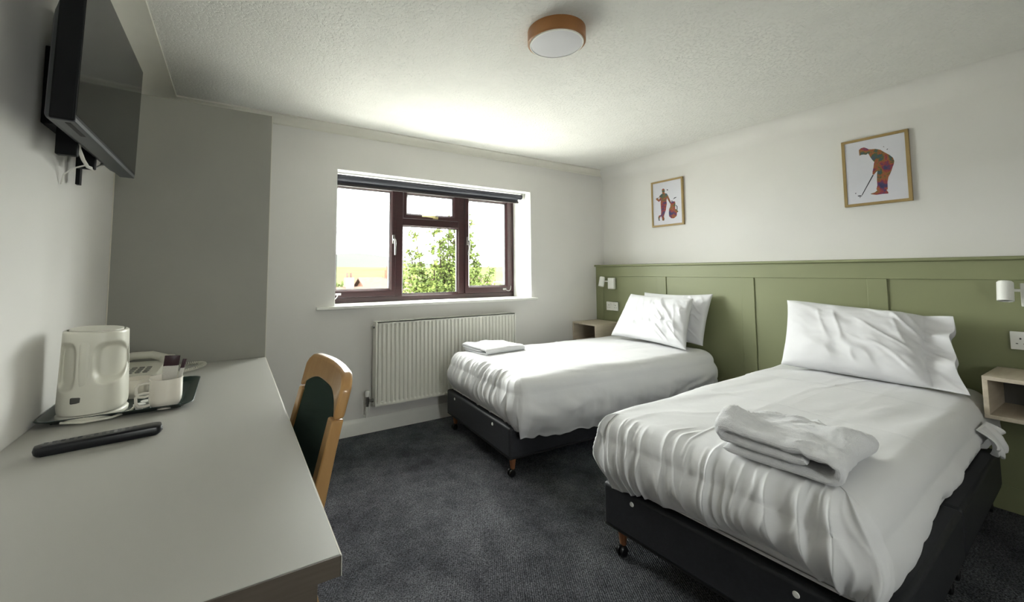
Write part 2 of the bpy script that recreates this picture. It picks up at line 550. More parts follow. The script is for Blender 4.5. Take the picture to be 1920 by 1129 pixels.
def handle(x, z, flip):
    bm = NB()
    box(bm, x - .010, x + .010, FY0 - .022, FY0 - .010, z + .02, z + .095)
    h = mesh('handle_plate', bm, m_silver, s1 if flip > 0 else s2, bevel=.004)
    bm = NB()
    tube(bm, [(x, FY0 - .02, z + .055), (x, FY0 - .05, z + .052), (x + .002 * flip, FY0 - .056, z + .035), (x + .004 * flip, FY0 - .052, z - .02), (x + .006 * flip, FY0 - .045, z - .075)], .0085, 10, taper=.75)
    mesh('handle', bm, m_silver, s1 if flip > 0 else s2, smooth=True)
handle(1.138, 1.385, 1)
handle(1.846, 1.395, -1)
bm = NB()
tube(bm, [(1.385, FY0 - .035, 1.652), (1.42, FY0 - .04, 1.653), (1.49, FY0 - .038, 1.648), (1.515, FY0 - .022, 1.652)], .006, 8)
tube(bm, [(1.385, FY0 - .035, 1.652), (1.44, FY0 - .03, 1.662), (1.51, FY0 - .03, 1.660)], .004, 6)
box(bm, 1.495, 1.54, FY0 - .03, FY0 - .012, 1.636, 1.658)
mesh('stay_handle', bm, m_brass, s3, smooth=True)
# cable restrictors at the lower outer corners
for sx, x, par in ((1, .70, s1), (-1, 2.25, s2)):
    bm = NB()
    pts = []
    for i in range(13):
        t = i / 12
        pts.append((x - sx * t * (.072 if sx > 0 else .075), FY0 - .022 - .03 * math.sin(PI * t), .998 - .03 * math.sin(PI * t) - (.02 * t if sx > 0 else -.03 * t)))
    tube(bm, pts, .0035, 6)
    box(bm, x - .02, x + .02, FY0 - .024, FY0 - .010, .988, 1.004)
    mesh('restrictor_cable', bm, m_cable if sx > 0 else m_silver, par, smooth=True)
# sill board and painted reveal lining
bm = NB()
box(bm, WX0, WX1, Y1 - .001, FY0 + .002, .905, WZ0 + .004)
box(bm, .497, 2.42, Y1 - .045, Y1, .905, .926)
bmesh.ops.remove_doubles(bm, verts=bm.verts, dist=1e-5)
mesh('window_sill', bm, m_white, win, bevel=.004)
mesh('reveal_lining', bx(WX0, WX1, Y1 + .002, FY0, WZ1 - .004, WZ1), m_reveal, win)
mesh('reveal_lining', bx(WX1 - .004, WX1, Y1 + .002, FY0, WZ0, WZ1 - .004), m_reveal, win)
mesh('reveal_lining', bx(WX0, WX0 + .004, Y1 + .002, FY0, WZ0, WZ1 - .004), m_reveal, win)

# ---------------------------------------------------------------- roller blind
bl = thing('roller_blind', 'dark grey roller blind rolled up under the top of the window', 'blind', (1.5, Y1 + .12, 1.88))
bm = lathe([(.0, -.859), (.021, -.859), (.024, -.855), (.024, .855), (.021, .859), (0, .859)], (1.495, Y1 + .12, 1.884), 24, 'x')
mesh('fabric_roll', bm, m_blind, bl, smooth=True)
mesh('bottom_bar', bx(.64, 2.335, Y1 + .134, Y1 + .150, 1.826, 1.848), m_blindbar, bl, bevel=.004)
mesh('fabric_drop', bx(.645, 2.33, Y1 + .1405, Y1 + .1435, 1.846, 1.885), m_blind, bl)
for x in (.626, 2.356):
    mesh('bracket', bx(x, x + .012, Y1 + .09, Y1 + .15, 1.862, WZ1 - .004), m_white, bl, bevel=.002)
bm = NB()
for k in range(46):
    for dy in (-.008, .008):
        if True:
            bmesh.ops.create_icosphere(bm, subdivisions=1, radius=.0022, matrix=Matrix.Translation((.634, Y1 + .12 + dy, 1.86 - k * .0125)))
mesh('bead_chain', bm, m_plasticw, bl, smooth=True)

# ---------------------------------------------------------------- radiator
RX0, RX1, RZ0, RZ1 = .889, 2.120, .206, .806
rad = thing('radiator', 'white ribbed panel radiator on the wall below the window', 'radiator', (1.5, Y1 - .05, RZ0))
nf = 37
px = []
for i in range(nf):
    for t in (0, .12, .3, .42, .58, .7, .88):
        px.append(((i + t) / nf, t))
px.append((1, 0))
rows = [(0, 0), (.012, 0), (.022, 0), (.032, .5), (.045, 1), (.955, 1), (.968, .5), (.978, 0), (.988, 0), (1, 0)]
P = np.zeros((len(rows), len(px), 3))
for j, (v, mk) in enumerate(rows):
    for i, (u, t) in enumerate(px):
        inset = {0: 0, .12: 0, .3: 1, .42: 1, .58: 1, .7: 1, .88: 0}[t] if False else (1 if .25 < t < .75 else 0)
        P[j, i] = (RX0 + .012 + u * (RX1 - RX0 - .024), Y1 - .108 + .015 * (1 - inset) * mk, RZ0 + v * (RZ1 - RZ0))
def mesh_rows(P):
    bm = NB()
    V = [[bm.verts.new(P[j, i]) for i in range(P.shape[1])] for j in range(P.shape[0])]
    for j in range(P.shape[0] - 1):
        for i in range(P.shape[1] - 1):
            bm.faces.new((V[j][i], V[j][i + 1], V[j + 1][i + 1], V[j + 1][i]))
    return bm
mesh('front_panel', mesh_rows(P), m_rad, rad, smooth=True, angle=50)
bm = bx(RX0 + .012, RX1 - .012, Y1 - .092, Y1 - .084, RZ0 + .002, RZ1 - .004)
mesh('water_channel', bm, m_rad, rad)
mesh('back_panel', bx(RX0 + .02, RX1 - .02, Y1 - .045, Y1 - .038, RZ0 + .01, RZ1 - .01), m_rad, rad)
for x in (RX0, RX1 - .012):
    mesh('side_cover', bx(x, x + .012, Y1 - .110, Y1 - .032, RZ0, RZ1), m_rad, rad, bevel=.003)
bm = NB()
for k in range(60):
    x = RX0 + .02 + k * (RX1 - RX0 - .04) / 60
    box(bm, x, x + .012, Y1 - .098, Y1 - .04, RZ1 - .006, RZ1 - .001)
box(bm, RX0 + .012, RX1 - .012, Y1 - .108, Y1 - .098, RZ1 - .008, RZ1)
box(bm, RX0 + .012, RX1 - .012, Y1 - .044, Y1 - .034, RZ1 - .008, RZ1)
mesh('top_grille', bm, m_rad, rad)
for x in (1.1, 1.9):
    mesh('wall_bracket', bx(x, x + .04, Y1 - .04, Y1 - .002, .3, .72), m_rad, rad)
mesh('blanking_plug', lathe([(.0, -.012), (.012, -.012), (.014, -.006), (.014, .006)], (RX0 - .002, Y1 - .07, RZ1 - .035), 12, 'x'), m_silver, rad, smooth=True)
mesh('sticker', bx(RX0 + .045, RX0 + .062, Y1 - .1092, Y1 - .108, RZ0 + .028, RZ0 + .036), m_plasticw, rad)
vx, vy = .846, Y1 - .065
v = mesh('valve', lathe([(.0, .206), (.010, .206), (.010, .222), (.014, .224), (.014, .262), (.011, .264), (.011, .276), (0, .276)], (vx, vy, 0), 16), m_silver, rad, smooth=True)
mesh('valve_tail', lathe([(.009, -.03), (.009, .0), (.013, .002), (.013, .016), (.009, .018), (.009, .03)], (vx + .026, vy, .243), 14, 'x'), m_silver, v, smooth=True)
mesh('valve_head', lathe([(.0, .276), (.015, .276), (.0165, .282), (.0165, .308), (.013, .316), (0, .318)], (vx, vy, 0), 20), m_plasticw, v, smooth=True)
bm = NB()
tube(bm, [(vx, vy, .21), (vx - .001, vy, .15), (vx - .002, vy + .006, .134), (vx - .004, vy + .03, .128), (vx - .005, Y1 - .002, .128)], .0085, 10)
mesh('pipe', bm, m_white, rad, smooth=True)
vx2 = 2.155
v = mesh('valve', lathe([(.0, .206), (.010, .206), (.014, .224), (.014, .262), (.011, .276), (0, .276)], (vx2, vy, 0), 16), m_silver, rad, smooth=True)
bm = NB()
tube(bm, [(vx2, vy, .21), (vx2, vy, .15), (vx2, vy + .03, .128), (vx2, Y1 - .002, .128)], .0085, 10)
tube(bm, [(vx2, vy, .243), (vx2 - .045, vy, .243)], .009, 8)
mesh('pipe', bm, m_white, rad, smooth=True)

# ---------------------------------------------------------------- green panelled headboard wall
HB = 3.220
hb = thing('headboard_panelling', 'sage green panelled headboard running along the wall behind both beds', 'headboard', (HB + .05, 1.0, 0))
HY0 = REAR + .01
mesh('back_board', bx(HB + .008, W_, HY0, Y1, 0, 1.214), m_green, hb)
mesh('top_rail', bx(HB, HB + .009, HY0, Y1, 1.115, 1.214), m_green, hb, bevel=.0025)
mesh('bottom_rail', bx(HB, HB + .009, HY0, Y1, 0, .12), m_green, hb, bevel=.0025)
yr = [3.030, 2.303, 1.578, .850, .122, -.606]
for y in yr:
    y1 = Y1 if y > 3 else y + .092
    mesh('stile', bx(HB, HB + .009, y, y1, .12, 1.115), m_green, hb, bevel=.0025)
mesh('shelf_cap', bx(HB - .026, W_, HY0, Y1, 1.214, 1.232), m_green, hb, bevel=.006, segs=3)

# ---------------------------------------------------------------- wardrobe (its grey side faces the camera)
GY, GX, GZ = 2.428, .153, 1.988
wd = thing('wardrobe', 'tall grey laminate wardrobe end standing at the far end of the desk', 'wardrobe', (X0 + .3, 2.77, 0))
mesh('side_panel', bx(X0 + .004, GX - .003, GY, GY + .018, 0, GZ), m_grey, wd)
mesh('edge_strip', bx(GX - .003, GX, GY, GY + .018, 0, GZ), m_edge, wd)
mesh('scribe_strip', bx(X0 + .001, X0 + .005, GY - .002, GY + .018, 0, GZ), m_edge, wd)
mesh('side_panel', bx(X0 + .004, GX, Y1 - .02, Y1 - .002, 0, GZ), m_grey, wd)
mesh('top_panel', bx(X0 + .004, GX - .02, GY + .018, Y1 - .02, GZ - .018, GZ), m_grey, wd)
mesh('back_panel', bx(X0 + .004, X0 + .01, GY + .018, Y1 - .02, 0, GZ - .018), m_grey, wd)
mesh('plinth', bx(GX - .05, GX - .035, GY + .018, Y1 - .02, 0, .08), m_grey, wd)
for y0 in (GY + .020, (GY + Y1) / 2 + .001):
    d = mesh('door', bx(GX - .018, GX - .001, y0, y0 + .332, .085, GZ - .002), m_grey, wd, bevel=.001)

# ---------------------------------------------------------------- desk
DT, DN = .740, .680
dk = thing('desk', 'long grey laminate desk top fixed along the left wall', 'desk', (-.15, 1.5, 0))
mesh('desk_top', bx(X0 + .001, GX - .002, DN + .002, GY - .003, DT - .030, DT), m_desk, dk, bevel=.0012)
mesh('edge_band', bx(X0 + .001, GX - .001, DN - .001, DN + .002, DT - .030, DT - .0006), m_deskedge, dk)
mesh('edge_band', bx(GX - .002, GX, DN - .001, GY - .003, DT - .030, DT - .0008), m_edge, dk)
mesh('side_panel', bx(X0 + .004, GX - .03, DN + .02, DN + .045, 0, DT - .030), m_deskedge, dk, bevel=.001)
mesh('side_panel', bx(X0 + .004, GX - .03, GY - .03, GY - .005, 0, DT - .030), m_grey, dk, bevel=.001)
mesh('modesty_panel', bx(X0 + .06, X0 + .078, DN + .045, GY - .03, .3, DT - .030), m_grey, dk)

# ---------------------------------------------------------------- television on its wall bracket
TX, TY0, TY1, TZ0, TZ1 = -.330, 1.341, 2.052, 1.528, 1.950
tv = thing('television', 'black flat television tilted on a bracket high on the left wall', 'television', (-.36, 1.7, 1.53))
T = Matrix.Translation((TX, 0, TZ0)) @ Matrix.Rotation(math.radians(1.2), 4, 'Y') @ Matrix.Translation((-TX, 0, -TZ0))
mesh('casing', bx(TX - .046, TX - .001, TY0, TY1, TZ0, TZ1, M=T), m_tvb, tv, bevel=.004)
mesh('screen', bx(TX - .002, TX, TY0 + .006, TY1 - .006, TZ0 + .016, TZ1 - .006, M=T), m_tvs, tv)
bm = NB()
def ringx(x, y0, y1, z0, z1): return [T @ Vector(p) for p in ((x, y0, z0), (x, y1, z0), (x, y1, z1), (x, y0, z1))]
loft(bm, [ringx(TX - .046, TY0 + .02, TY1 - .02, TZ0 + .004, TZ1 - .10), ringx(TX - .062, TY0 + .04, TY1 - .05, TZ0 + .010, TZ1 - .14), ringx(TX - .070, TY0 + .06, TY1 - .10, TZ0 + .02, TZ1 - .16)])
bmesh.ops.recalc_face_normals(bm, faces=bm.faces)
mesh('rear_housing', bm, m_tvunder, tv, bevel=.004)
mesh('bottom_bezel', bx(TX - .044, TX - .0005, TY0 + .004, TY1 - .004, TZ0 - .002, TZ0 + .010, M=T), m_tvunder, tv, bevel=.002)
mesh('speaker_slot', bx(TX - .022, TX - .012, TY0 + .02, TY0 + .14, TZ0 - .003, TZ0, M=T), m_rubber, tv)
bm = NB()
for y in (1.62, 1.80):
    box(bm, X0 + .03, X0 + .075, y - .012, y + .012, 1.50, 1.86)
mesh('mount_rail', bm, m_tvb, tv, bevel=.003)
mesh('wall_plate', bx(X0 + .001, X0 + .03, 1.60, 1.83, 1.58, 1.80), m_tvb, tv, bevel=.003)
mesh('tilt_strap', bx(X0 + .02, X0 + .03, 1.84, 1.862, 1.455, 1.60), m_tvb, tv)
bm = NB()
tube(bm, [(-.386, 1.60, 1.56), (-.392, 1.64, 1.528), (-.395, 1.70, 1.508), (-.398, 1.76, 1.500), (-.396, 1.82, 1.505), (-.392, 1.88, 1.53), (-.39, 1.9, 1.55)], .005, 8)
mesh('cable', bm, m_cable, tv, smooth=True)
bm = NB()
tube(bm, [(-.398, 1.745, 1.502), (-.43, 1.755, 1.49), (-.452, 1.765, 1.47), (X0 + .006, 1.77, 1.44)], .0025, 6)
mesh('aerial_lead', bm, m_cable, tv, smooth=True)

# ---------------------------------------------------------------- dining style desk chair
ch = thing('desk_chair', 'beech framed chair with dark green upholstered back pushed up to the desk', 'chair', (.12, 1.385, 0))
CY = 1.385
def cm(y, s, t):
    """chair frame: y across, s height, t backwards from the front face of the reclined back"""
    base = .196 + (max(s, .43) - .63) * .25 - (y - 1.17) * .06
    return Vector((base + t, y, s))
def chair_poly(name, poly, t0, t1, m, curve=0, n=14, bevel=.006, y0=1.17, y1=1.60):
    """poly: (y,z) outline; bent backwards in the middle by curve"""
    bm = NB()
    mid = (y0 + y1) / 2
    def P(y, z, t):
        return cm(y, z, t + curve * (1 - ((y - mid) / ((y1 - y0) / 2)) ** 2))
    A = [bm.verts.new(P(y, z, t0)) for y, z in poly]
    B = [bm.verts.new(P(y, z, t1)) for y, z in poly]
    k = len(poly)
    for i in range(k):
        bm.faces.new((A[i], A[(i + 1) % k], B[(i + 1) % k], B[i]))
    return bm, A, B
def slab(name, bot, top, t0, t1, m, curve=0, bevel=.006):
    """bot/top: functions y->z sampled over ys"""
    ys = [p[0] for p in bot]
    bm = NB()
    mid = (1.17 + 1.60) / 2
    rows = []
    for (y, zb_), (_, zt_) in zip(bot, top):
        c = curve * (1 - ((y - mid) / .215) ** 2)
        rows.append([cm(y, zb_, t0 + c), cm(y, zt_, t0 + c), cm(y, zt_, t1 + c), cm(y, zb_, t1 + c)])
    loft(bm, rows)
    bmesh.ops.recalc_face_normals(bm, faces=bm.faces)
    return mesh(name, bm, m, ch, bevel=bevel, segs=3)
ys = [1.17 + .43 * i / 24 for i in range(25)]
def toprail_top(y):
    e = min(y - 1.17, 1.60 - y)
    return .886 - .034 * max(0, 1 - e / .05) ** 2.2 + .006 * math.sin(PI * (y - 1.17) / .43)
def arch(y):
    e = min(y - 1.17, 1.60 - y)
    return .775 + .052 * (1 - max(0, 1 - e / .16) ** 2.0) if e > .001 else .775
slab('top_rail', [(y, arch(y)) for y in ys], [(y, toprail_top(y)) for y in ys], .0, .030, m_beech, curve=.018, bevel=.008)
yi = [1.205 + .36 * i / 20 for i in range(21)]
slab('upholstered_back', [(y, .50) for y in yi], [(y, arch(y) + .004) for y in yi], .004, .026, m_uph, curve=.012, bevel=.006)
for y0, y1 in ((1.17, 1.207), (1.563, 1.60)):
    bm = NB()
    rings = []
    for s, d, wdt in ((0.0, .034, .0), (.2, .038, 0), (.43, .046, 0), (.55, .040, 0), (.70, .032, 0), (.776, .030, 0)):
        lean = 0 if s >= .43 else (.43 - s) * .22
        a, b = (y0, y1)
        if s > .5:
            if y0 < 1.3: b = y1 + (s - .5) * .03
            else: a = y0 - (s - .5) * .03
        rings.append([cm(a, s, lean), cm(b, s, lean), cm(b, s, lean + d), cm(a, s, lean + d)])
    loft(bm, rings)
    bmesh.ops.recalc_face_normals(bm, faces=bm.faces)
    mesh('rear_leg', bm, m_beech, ch, bevel=.004)
zs = .455
bm = NB()
loft(bm, [rrect(.20, .215, .04, zs - .045, cx=-.045, cy=CY), rrect(.205, .22, .045, zs - .03, cx=-.045, cy=CY), rrect(.205, .22, .045, zs - .005, cx=-.045, cy=CY), rrect(.19, .205, .05, zs + .012, cx=-.045, cy=CY), rrect(.13, .14, .05, zs + .02, cx=-.045, cy=CY)])
mesh('seat', bm, m_uph, ch, smooth=True, angle=60)
for y in (1.18, 1.555):
    bm = NB()
    loft(bm, [rrect(.014, .014, .004, 0, cx=-.225, cy=y + .018), rrect(.019, .019, .005, zs - .046, cx=-.225, cy=y + .018)])
    mesh('front_leg', bm, m_beech, ch, smooth=True)
    mesh('side_rail', bx(-.21, .17, y + .008, y + .030, zs - .10, zs - .046), m_beech, ch, bevel=.003)
mesh('front_rail', bx(-.235, -.213, 1.21, 1.56, zs - .10, zs - .046), m_beech, ch, bevel=.003)
mesh('back_rail', bx(.150, .172, 1.205, 1.565, zs - .10, zs - .046), m_beech, ch, bevel=.003)

# ---------------------------------------------------------------- beds
def make_bed(label, x0, x1, y0, y1, castor_d):
    b = thing('divan_bed', label, 'bed', ((x0 + x1) / 2, (y0 + y1) / 2, 0), 'twin divan beds')
    z0, z1 = .115, .285
    n = 2
    mid = (x0 + x1) / 2
    mesh('divan_base', bx(x0, mid - .003, y0, y1, z0, z1), m_divan, b, bevel=.014, segs=4)
    mesh('divan_base', bx(mid + .003, x1, y0, y1, z0, z1), m_divan, b, bevel=.014, segs=4)
    mesh('base_trim', bx(x0 + .004, x1 - .004, y0 + .004, y1 - .004, z0 - .004, z0 + .006), m_rubber, b)
    for k, f in enumerate((.16, .78)):
        y = y1 - (y1 - y0) * f
        mesh('button', lathe([(0, -.004), (.008, -.003), (.0095, .0), (.0095, .003)], (x0, y, .250), 14, 'x'), m_plasticw, b, smooth=True)
    for x in (x0 + .045, mid - .06, mid + .06, x1 - .06):
        for y in (y0 + .045, y1 - .06):
            l = mesh('leg', lathe([(.0, .043), (.013, .043), (.022, z0), (0, z0)], (x, y, 0), 16), m_legwood, b, smooth=True)
            bm = NB()
            for s in (-.011, .011):
                bm2 = lathe([(0, -.006), (.018, -.006), (.021, -.003), (.021, .003), (.018, .006), (0, .006)], (x - .008, y + s, .021), 16, 'y')
                me_ = bpy.data.meshes.new('t'); bm2.to_mesh(me_); bm2.free(); bm.from_mesh(me_); bpy.data.meshes.remove(me_)
            box(bm, x - .018, x + .010, y - .0045, y + .0045, .016, .046)
            mesh('castor', bm, m_castor, l, smooth=True)
    return b
bed_far = make_bed('charcoal divan bed base under the bed nearest the window, legs showing', 1.372, 3.195, 1.985, 2.90, 0)
bed_near = make_bed('charcoal divan bed base in deep shade under the bed with the big folded towel', 1.372, 3.200, .440, 1.335, 0)
def add_mattress(bed, x0, x1, y0, y1):
    mt = mesh('mattress', bx(x0, x1, y0, y1, .290, .50), m_linen, bed, bevel=.035, segs=4)
    for z in (.297, .482):
        pts = [Vector(p) for p in rrect((x1 - x0) / 2 - .004, (y1 - y0) / 2 - .004, .04, z, cx=(x0 + x1) / 2, cy=(y0 + y1) / 2)]
        mesh('piping', tube(NB(), pts + [pts[0]], .005, 6), m_linen, mt, smooth=True)
add_mattress(bed_far, 1.40, 3.19, 2.02, 2.86)
add_mattress(bed_near, 1.40, 3.19, .49, 1.30)

# ---------------------------------------------------------------- floating nightstands
def make_night(label, y0, y1, zt):
    b = thing('nightstand', label, 'nightstand', (3.05, (y0 + y1) / 2, zt - .185), 'wall hung nightstands')
    x0, x1, t = 2.880, HB - .001, .017
    z0 = zt - .185
    mesh('top', bx(x0, x1, y0, y1, zt - t, zt), m_night, b, bevel=.0015)
    mesh('bottom', bx(x0, x1, y0, y1, z0, z0 + t), m_night, b, bevel=.0015)
    for y in (y0, y1 - t):
        mesh('side', bx(x0, x1, y, y + t, z0 + t, zt - t), m_night, b, bevel=.0015)
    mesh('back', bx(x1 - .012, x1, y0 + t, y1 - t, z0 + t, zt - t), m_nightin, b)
make_night('pale wood cube nightstand in the corner below the window wall', 2.812, Y1 - .003, .671)
make_night('pale wood open nightstand at the right of the bed with the big folded towel', .105, .462, .690)

# ---------------------------------------------------------------- bedside spot lamps and sockets
def make_spot(label, yc, z, s=1):
    b = thing('wall_spotlight', label, 'lamp', (HB - .02, yc, z), 'bedside reading spotlights')
    mesh('wall_plate', bx(HB - .030, HB, yc - .038, yc + .038, z - .055, z + .055), m_plasticw, b, bevel=.003)
    mesh('switch', bx(HB - .034, HB - .029, yc - .010, yc + .010, z - .018, z + .012), m_plasticw, b, bevel=.001)
    bm = NB(); tube(bm, [(HB - .018, yc + .036, z + .02), (HB - .045, yc + .055, z + .022), (HB - .065, yc + .062, z + .02)], .007, 10)
    mesh('arm', bm, m_plasticw, b, smooth=True)
    R = Matrix.Translation((HB - .07, yc + .078, z + .018)) @ Matrix.Rotation(math.radians(14), 4, 'Y')
    bm = lathe([(0, .048), (.022, .048), (.027, .042), (.0275, -.048), (.0245, -.049), (.0235, -.040), (0, -.040)], (0, 0, 0), 28, M=None)
    bmesh.ops.transform(bm, verts=bm.verts, matrix=R)
    h = mesh('lamp_head', bm, m_plasticw, b, smooth=True)
    bm = lathe([(0, -.042), (.020, -.042), (.020, -.038), (0, -.038)], (0, 0, 0), 20)
    bmesh.ops.transform(bm, verts=bm.verts, matrix=R)
    mesh('lens', bm, m_bulbdark, h, smooth=True)
make_spot('small white reading spotlight above the corner nightstand', 2.905, 1.045)
make_spot('small white reading spotlight at the right edge above the open nightstand', .33, 1.045)
def make_socket(label, yc, zc):
    b = thing('socket_outlet', label, 'socket', (HB - .01, yc, zc), 'double wall sockets')
    mesh('face_plate', bx(HB - .009, HB, yc - .074, yc + .074, zc - .043, zc + .043), m_plasticw, b, bevel=.003)
    for s in (-1, 1):
        mesh('rocker_switch', bx(HB - .0125, HB - .008, yc + s * .020 - .006, yc + s * .020 + .006, zc + .008, zc + .030), m_plasticw, b, bevel=.001)
        bm = NB()
        c = yc + s * .042
        box(bm, HB - .0096, HB - .0088, c - .003, c + .003, zc + .006, zc + .014)
        box(bm, HB - .0096, HB - .0088, c - .015, c - .008, zc - .016, zc - .012)
        box(bm, HB - .0096, HB - .0088, c + .008, c + .015, zc - .016, zc - .012)
        mesh('pin_holes', bm, m_darkg, b)
make_socket('white double wall socket under the spotlight beside the corner nightstand', 2.911, .820)
make_socket('white double wall socket at the right edge above the open nightstand', .34, .825)

# ---------------------------------------------------------------- ceiling light
cl = thing('ceiling_light', 'round flush ceiling light with a wooden ring and white diffuser, switched off', 'lamp', (1.195, 1.370, 2.18))
cx_, cy_ = 1.195, 1.370
bm = NB()
loft(bm, [circ(cx_, cy_, CEIL, .128, 64), circ(cx_, cy_, 2.181, .128, 64), circ(cx_, cy_, 2.178, .124, 64), circ(cx_, cy_, 2.178, .119, 64), circ(cx_, cy_, CEIL, .119, 64)], False, False)
bmesh.ops.recalc_face_normals(bm, faces=bm.faces)
mesh('wood_ring', bm, m_pine, cl, smooth=True)
bm = lathe([(.119, 2.20), (.119, 2.176), (.1175, 2.173), (.113, 2.173), (.112, 2.176)], (cx_, cy_, 0), 64, cap=(False, False))
mesh('white_rim', bm, m_plasticw, cl, smooth=True)
bm = lathe([(.113, 2.182), (.113, 2.176), (.08, 2.1735), (.0, 2.1725)], (cx_, cy_, 0), 64, cap=(False, False))
mesh('diffuser', bm, m_diff, cl, smooth=True)

# ---------------------------------------------------------------- framed prints
PRINT_A = {'man':[(0.332,0.174),(0.375,0.149),(0.427,0.17),(0.43,0.223),(0.418,0.261),(0.504,0.285),(0.543,0.338),(0.591,0.42),(0.639,0.502),(0.64,0.553),(0.606,0.525),(0.538,0.442),(0.503,0.387),(0.485,0.45),(0.491,0.529),(0.467,0.593),(0.453,0.658),(0.396,0.759),(0.372,0.81),(0.394,0.864),(0.377,0.907),(0.316,0.9),(0.308,0.847),(0.28,0.792),(0.237,0.816),(0.214,0.855),(0.227,0.896),(0.181,0.894),(0.168,0.813),(0.197,0.774),(0.271,0.765),(0.285,0.686),(0.276,0.579),(0.274,0.486),(0.278,0.42),(0.213,0.448),(0.122,0.393),(0.098,0.364),(0.162,0.343),(0.186,0.372),(0.216,0.395),(0.26,0.352),(0.23,0.316),(0.295,0.282),(0.348,0.261),(0.336,0.227)],'bag':[(0.627,0.526),(0.66,0.49),(0.723,0.489),(0.775,0.499),(0.786,0.551),(0.771,0.665),(0.836,0.695),(0.879,0.742),(0.832,0.758),(0.817,0.834),(0.721,0.88),(0.638,0.876),(0.559,0.82),(0.552,0.742),(0.568,0.652),(0.612,0.603)],'c1':[(0.711,0.445),(0.759,0.406),(0.833,0.401),(0.815,0.418),(0.756,0.431)],'c2':[(0.497,0.197),(0.527,0.184),(0.557,0.204),(0.525,0.217)],'strap':[(0.801,0.578),(0.853,0.619),(0.848,0.695),(0.825,0.696),(0.826,0.624),(0.792,0.592)],'c3':[(0.652,0.484),(0.653,0.467),(0.687,0.467),(0.686,0.487)],'c4':[(0.123,0.373),(0.332,0.295),(0.34,0.304),(0.135,0.381)]}
PRINT_B = {'man':[(0.249,0.139),(0.286,0.113),(0.341,0.11),(0.38,0.13),(0.419,0.156),(0.459,0.163),(0.527,0.169),(0.607,0.198),(0.671,0.249),(0.748,0.305),(0.798,0.356),(0.814,0.408),(0.803,0.456),(0.779,0.502),(0.761,0.549),(0.737,0.596),(0.706,0.641),(0.686,0.714),(0.683,0.826),(0.662,0.836),(0.689,0.876),(0.687,0.895),(0.59,0.891),(0.495,0.893),(0.409,0.874),(0.403,0.864),(0.471,0.853),(0.514,0.826),(0.502,0.805),(0.521,0.744),(0.52,0.668),(0.528,0.568),(0.539,0.519),(0.51,0.54),(0.474,0.573),(0.454,0.564),(0.458,0.52),(0.476,0.459),(0.488,0.397),(0.497,0.373),(0.466,0.336),(0.436,0.287),(0.418,0.246),(0.4,0.217),(0.372,0.235),(0.318,0.222),(0.277,0.222),(0.256,0.233),(0.252,0.191)],'club':[(0.456,0.568),(0.472,0.578),(0.261,0.874),(0.247,0.87)],'clubhead':[(0.179,0.869),(0.226,0.869),(0.263,0.881),(0.225,0.892),(0.185,0.883)],'s1':[(0.651,0.158),(0.665,0.151),(0.671,0.168)],'s2':[(0.701,0.211),(0.73,0.199),(0.72,0.22)],'s3':[(0.135,0.827),(0.16,0.82),(0.15,0.842)],'s4':[(0.21,0.901),(0.231,0.898),(0.22,0.915)]}
def make_picture(label, yl, yr, z0, z1, shapes, caps, tilt=0):
    b = thing('framed_print', label, 'picture', (W_ - .01, (yl + yr) / 2, z0), 'golf prints on the headboard wall')
    f = .016
    xw, xf = W_ - .002, W_ - .020
    bm = NB()
    def ring(x, k): return [Vector((x, yl - k, z0 + k)), Vector((x, yr + k, z0 + k)), Vector((x, yr + k, z1 - k)), Vector((x, yl - k, z1 - k))]
    loft(bm, [ring(xw, 0), ring(xf, 0), ring(xf, f), ring(xf + .008, f), ring(xw, f)], False, False)
    bmesh.ops.recalc_face_normals(bm, faces=bm.faces)
    mesh('frame', bm, m_frame, b, bevel=.001)
    pp = mesh('print', bx(xf + .006, xf + .009, yr + f - .002, yl - f + .002, z0 + f - .002, z1 - f + .002), m_paper, b)
    wy, hz = (yl - yr) - 2 * f, (z1 - z0) - 2 * f
    M = Matrix(((0, 0, 1, 0), (-wy, 0, 0, yl - f), (0, -hz, 0, z1 - f), (0, 0, 0, 1)))
    for nm, pts in shapes.items():
        n = 'printed_golfer' if nm == 'man' else ('printed_golf_bag' if nm == 'bag' else ('printed_club' if nm[0] == 'c' else 'printed_mark'))
        mesh(n, prism(pts, xf + .0052, xf + .0062, M), m_ink if nm in ('man', 'bag') else m_inkdark, pp)
make_picture('smaller looking framed print near the corner, golfer leaning on a golf bag', 2.508, 2.184, 1.573, 1.997, PRINT_A, None)
make_picture('framed print nearer the camera, golfer bending to putt', 1.059, .743, 1.568, 1.992, PRINT_B, None)


# ---------------------------------------------------------------- duvets draped over the mattresses
def drape(x0, x1, y0, y1, R, offs):
    """perimeter loop of a rounded rectangle, offset outwards by offs[i] (array) ; returns function"""
    pass

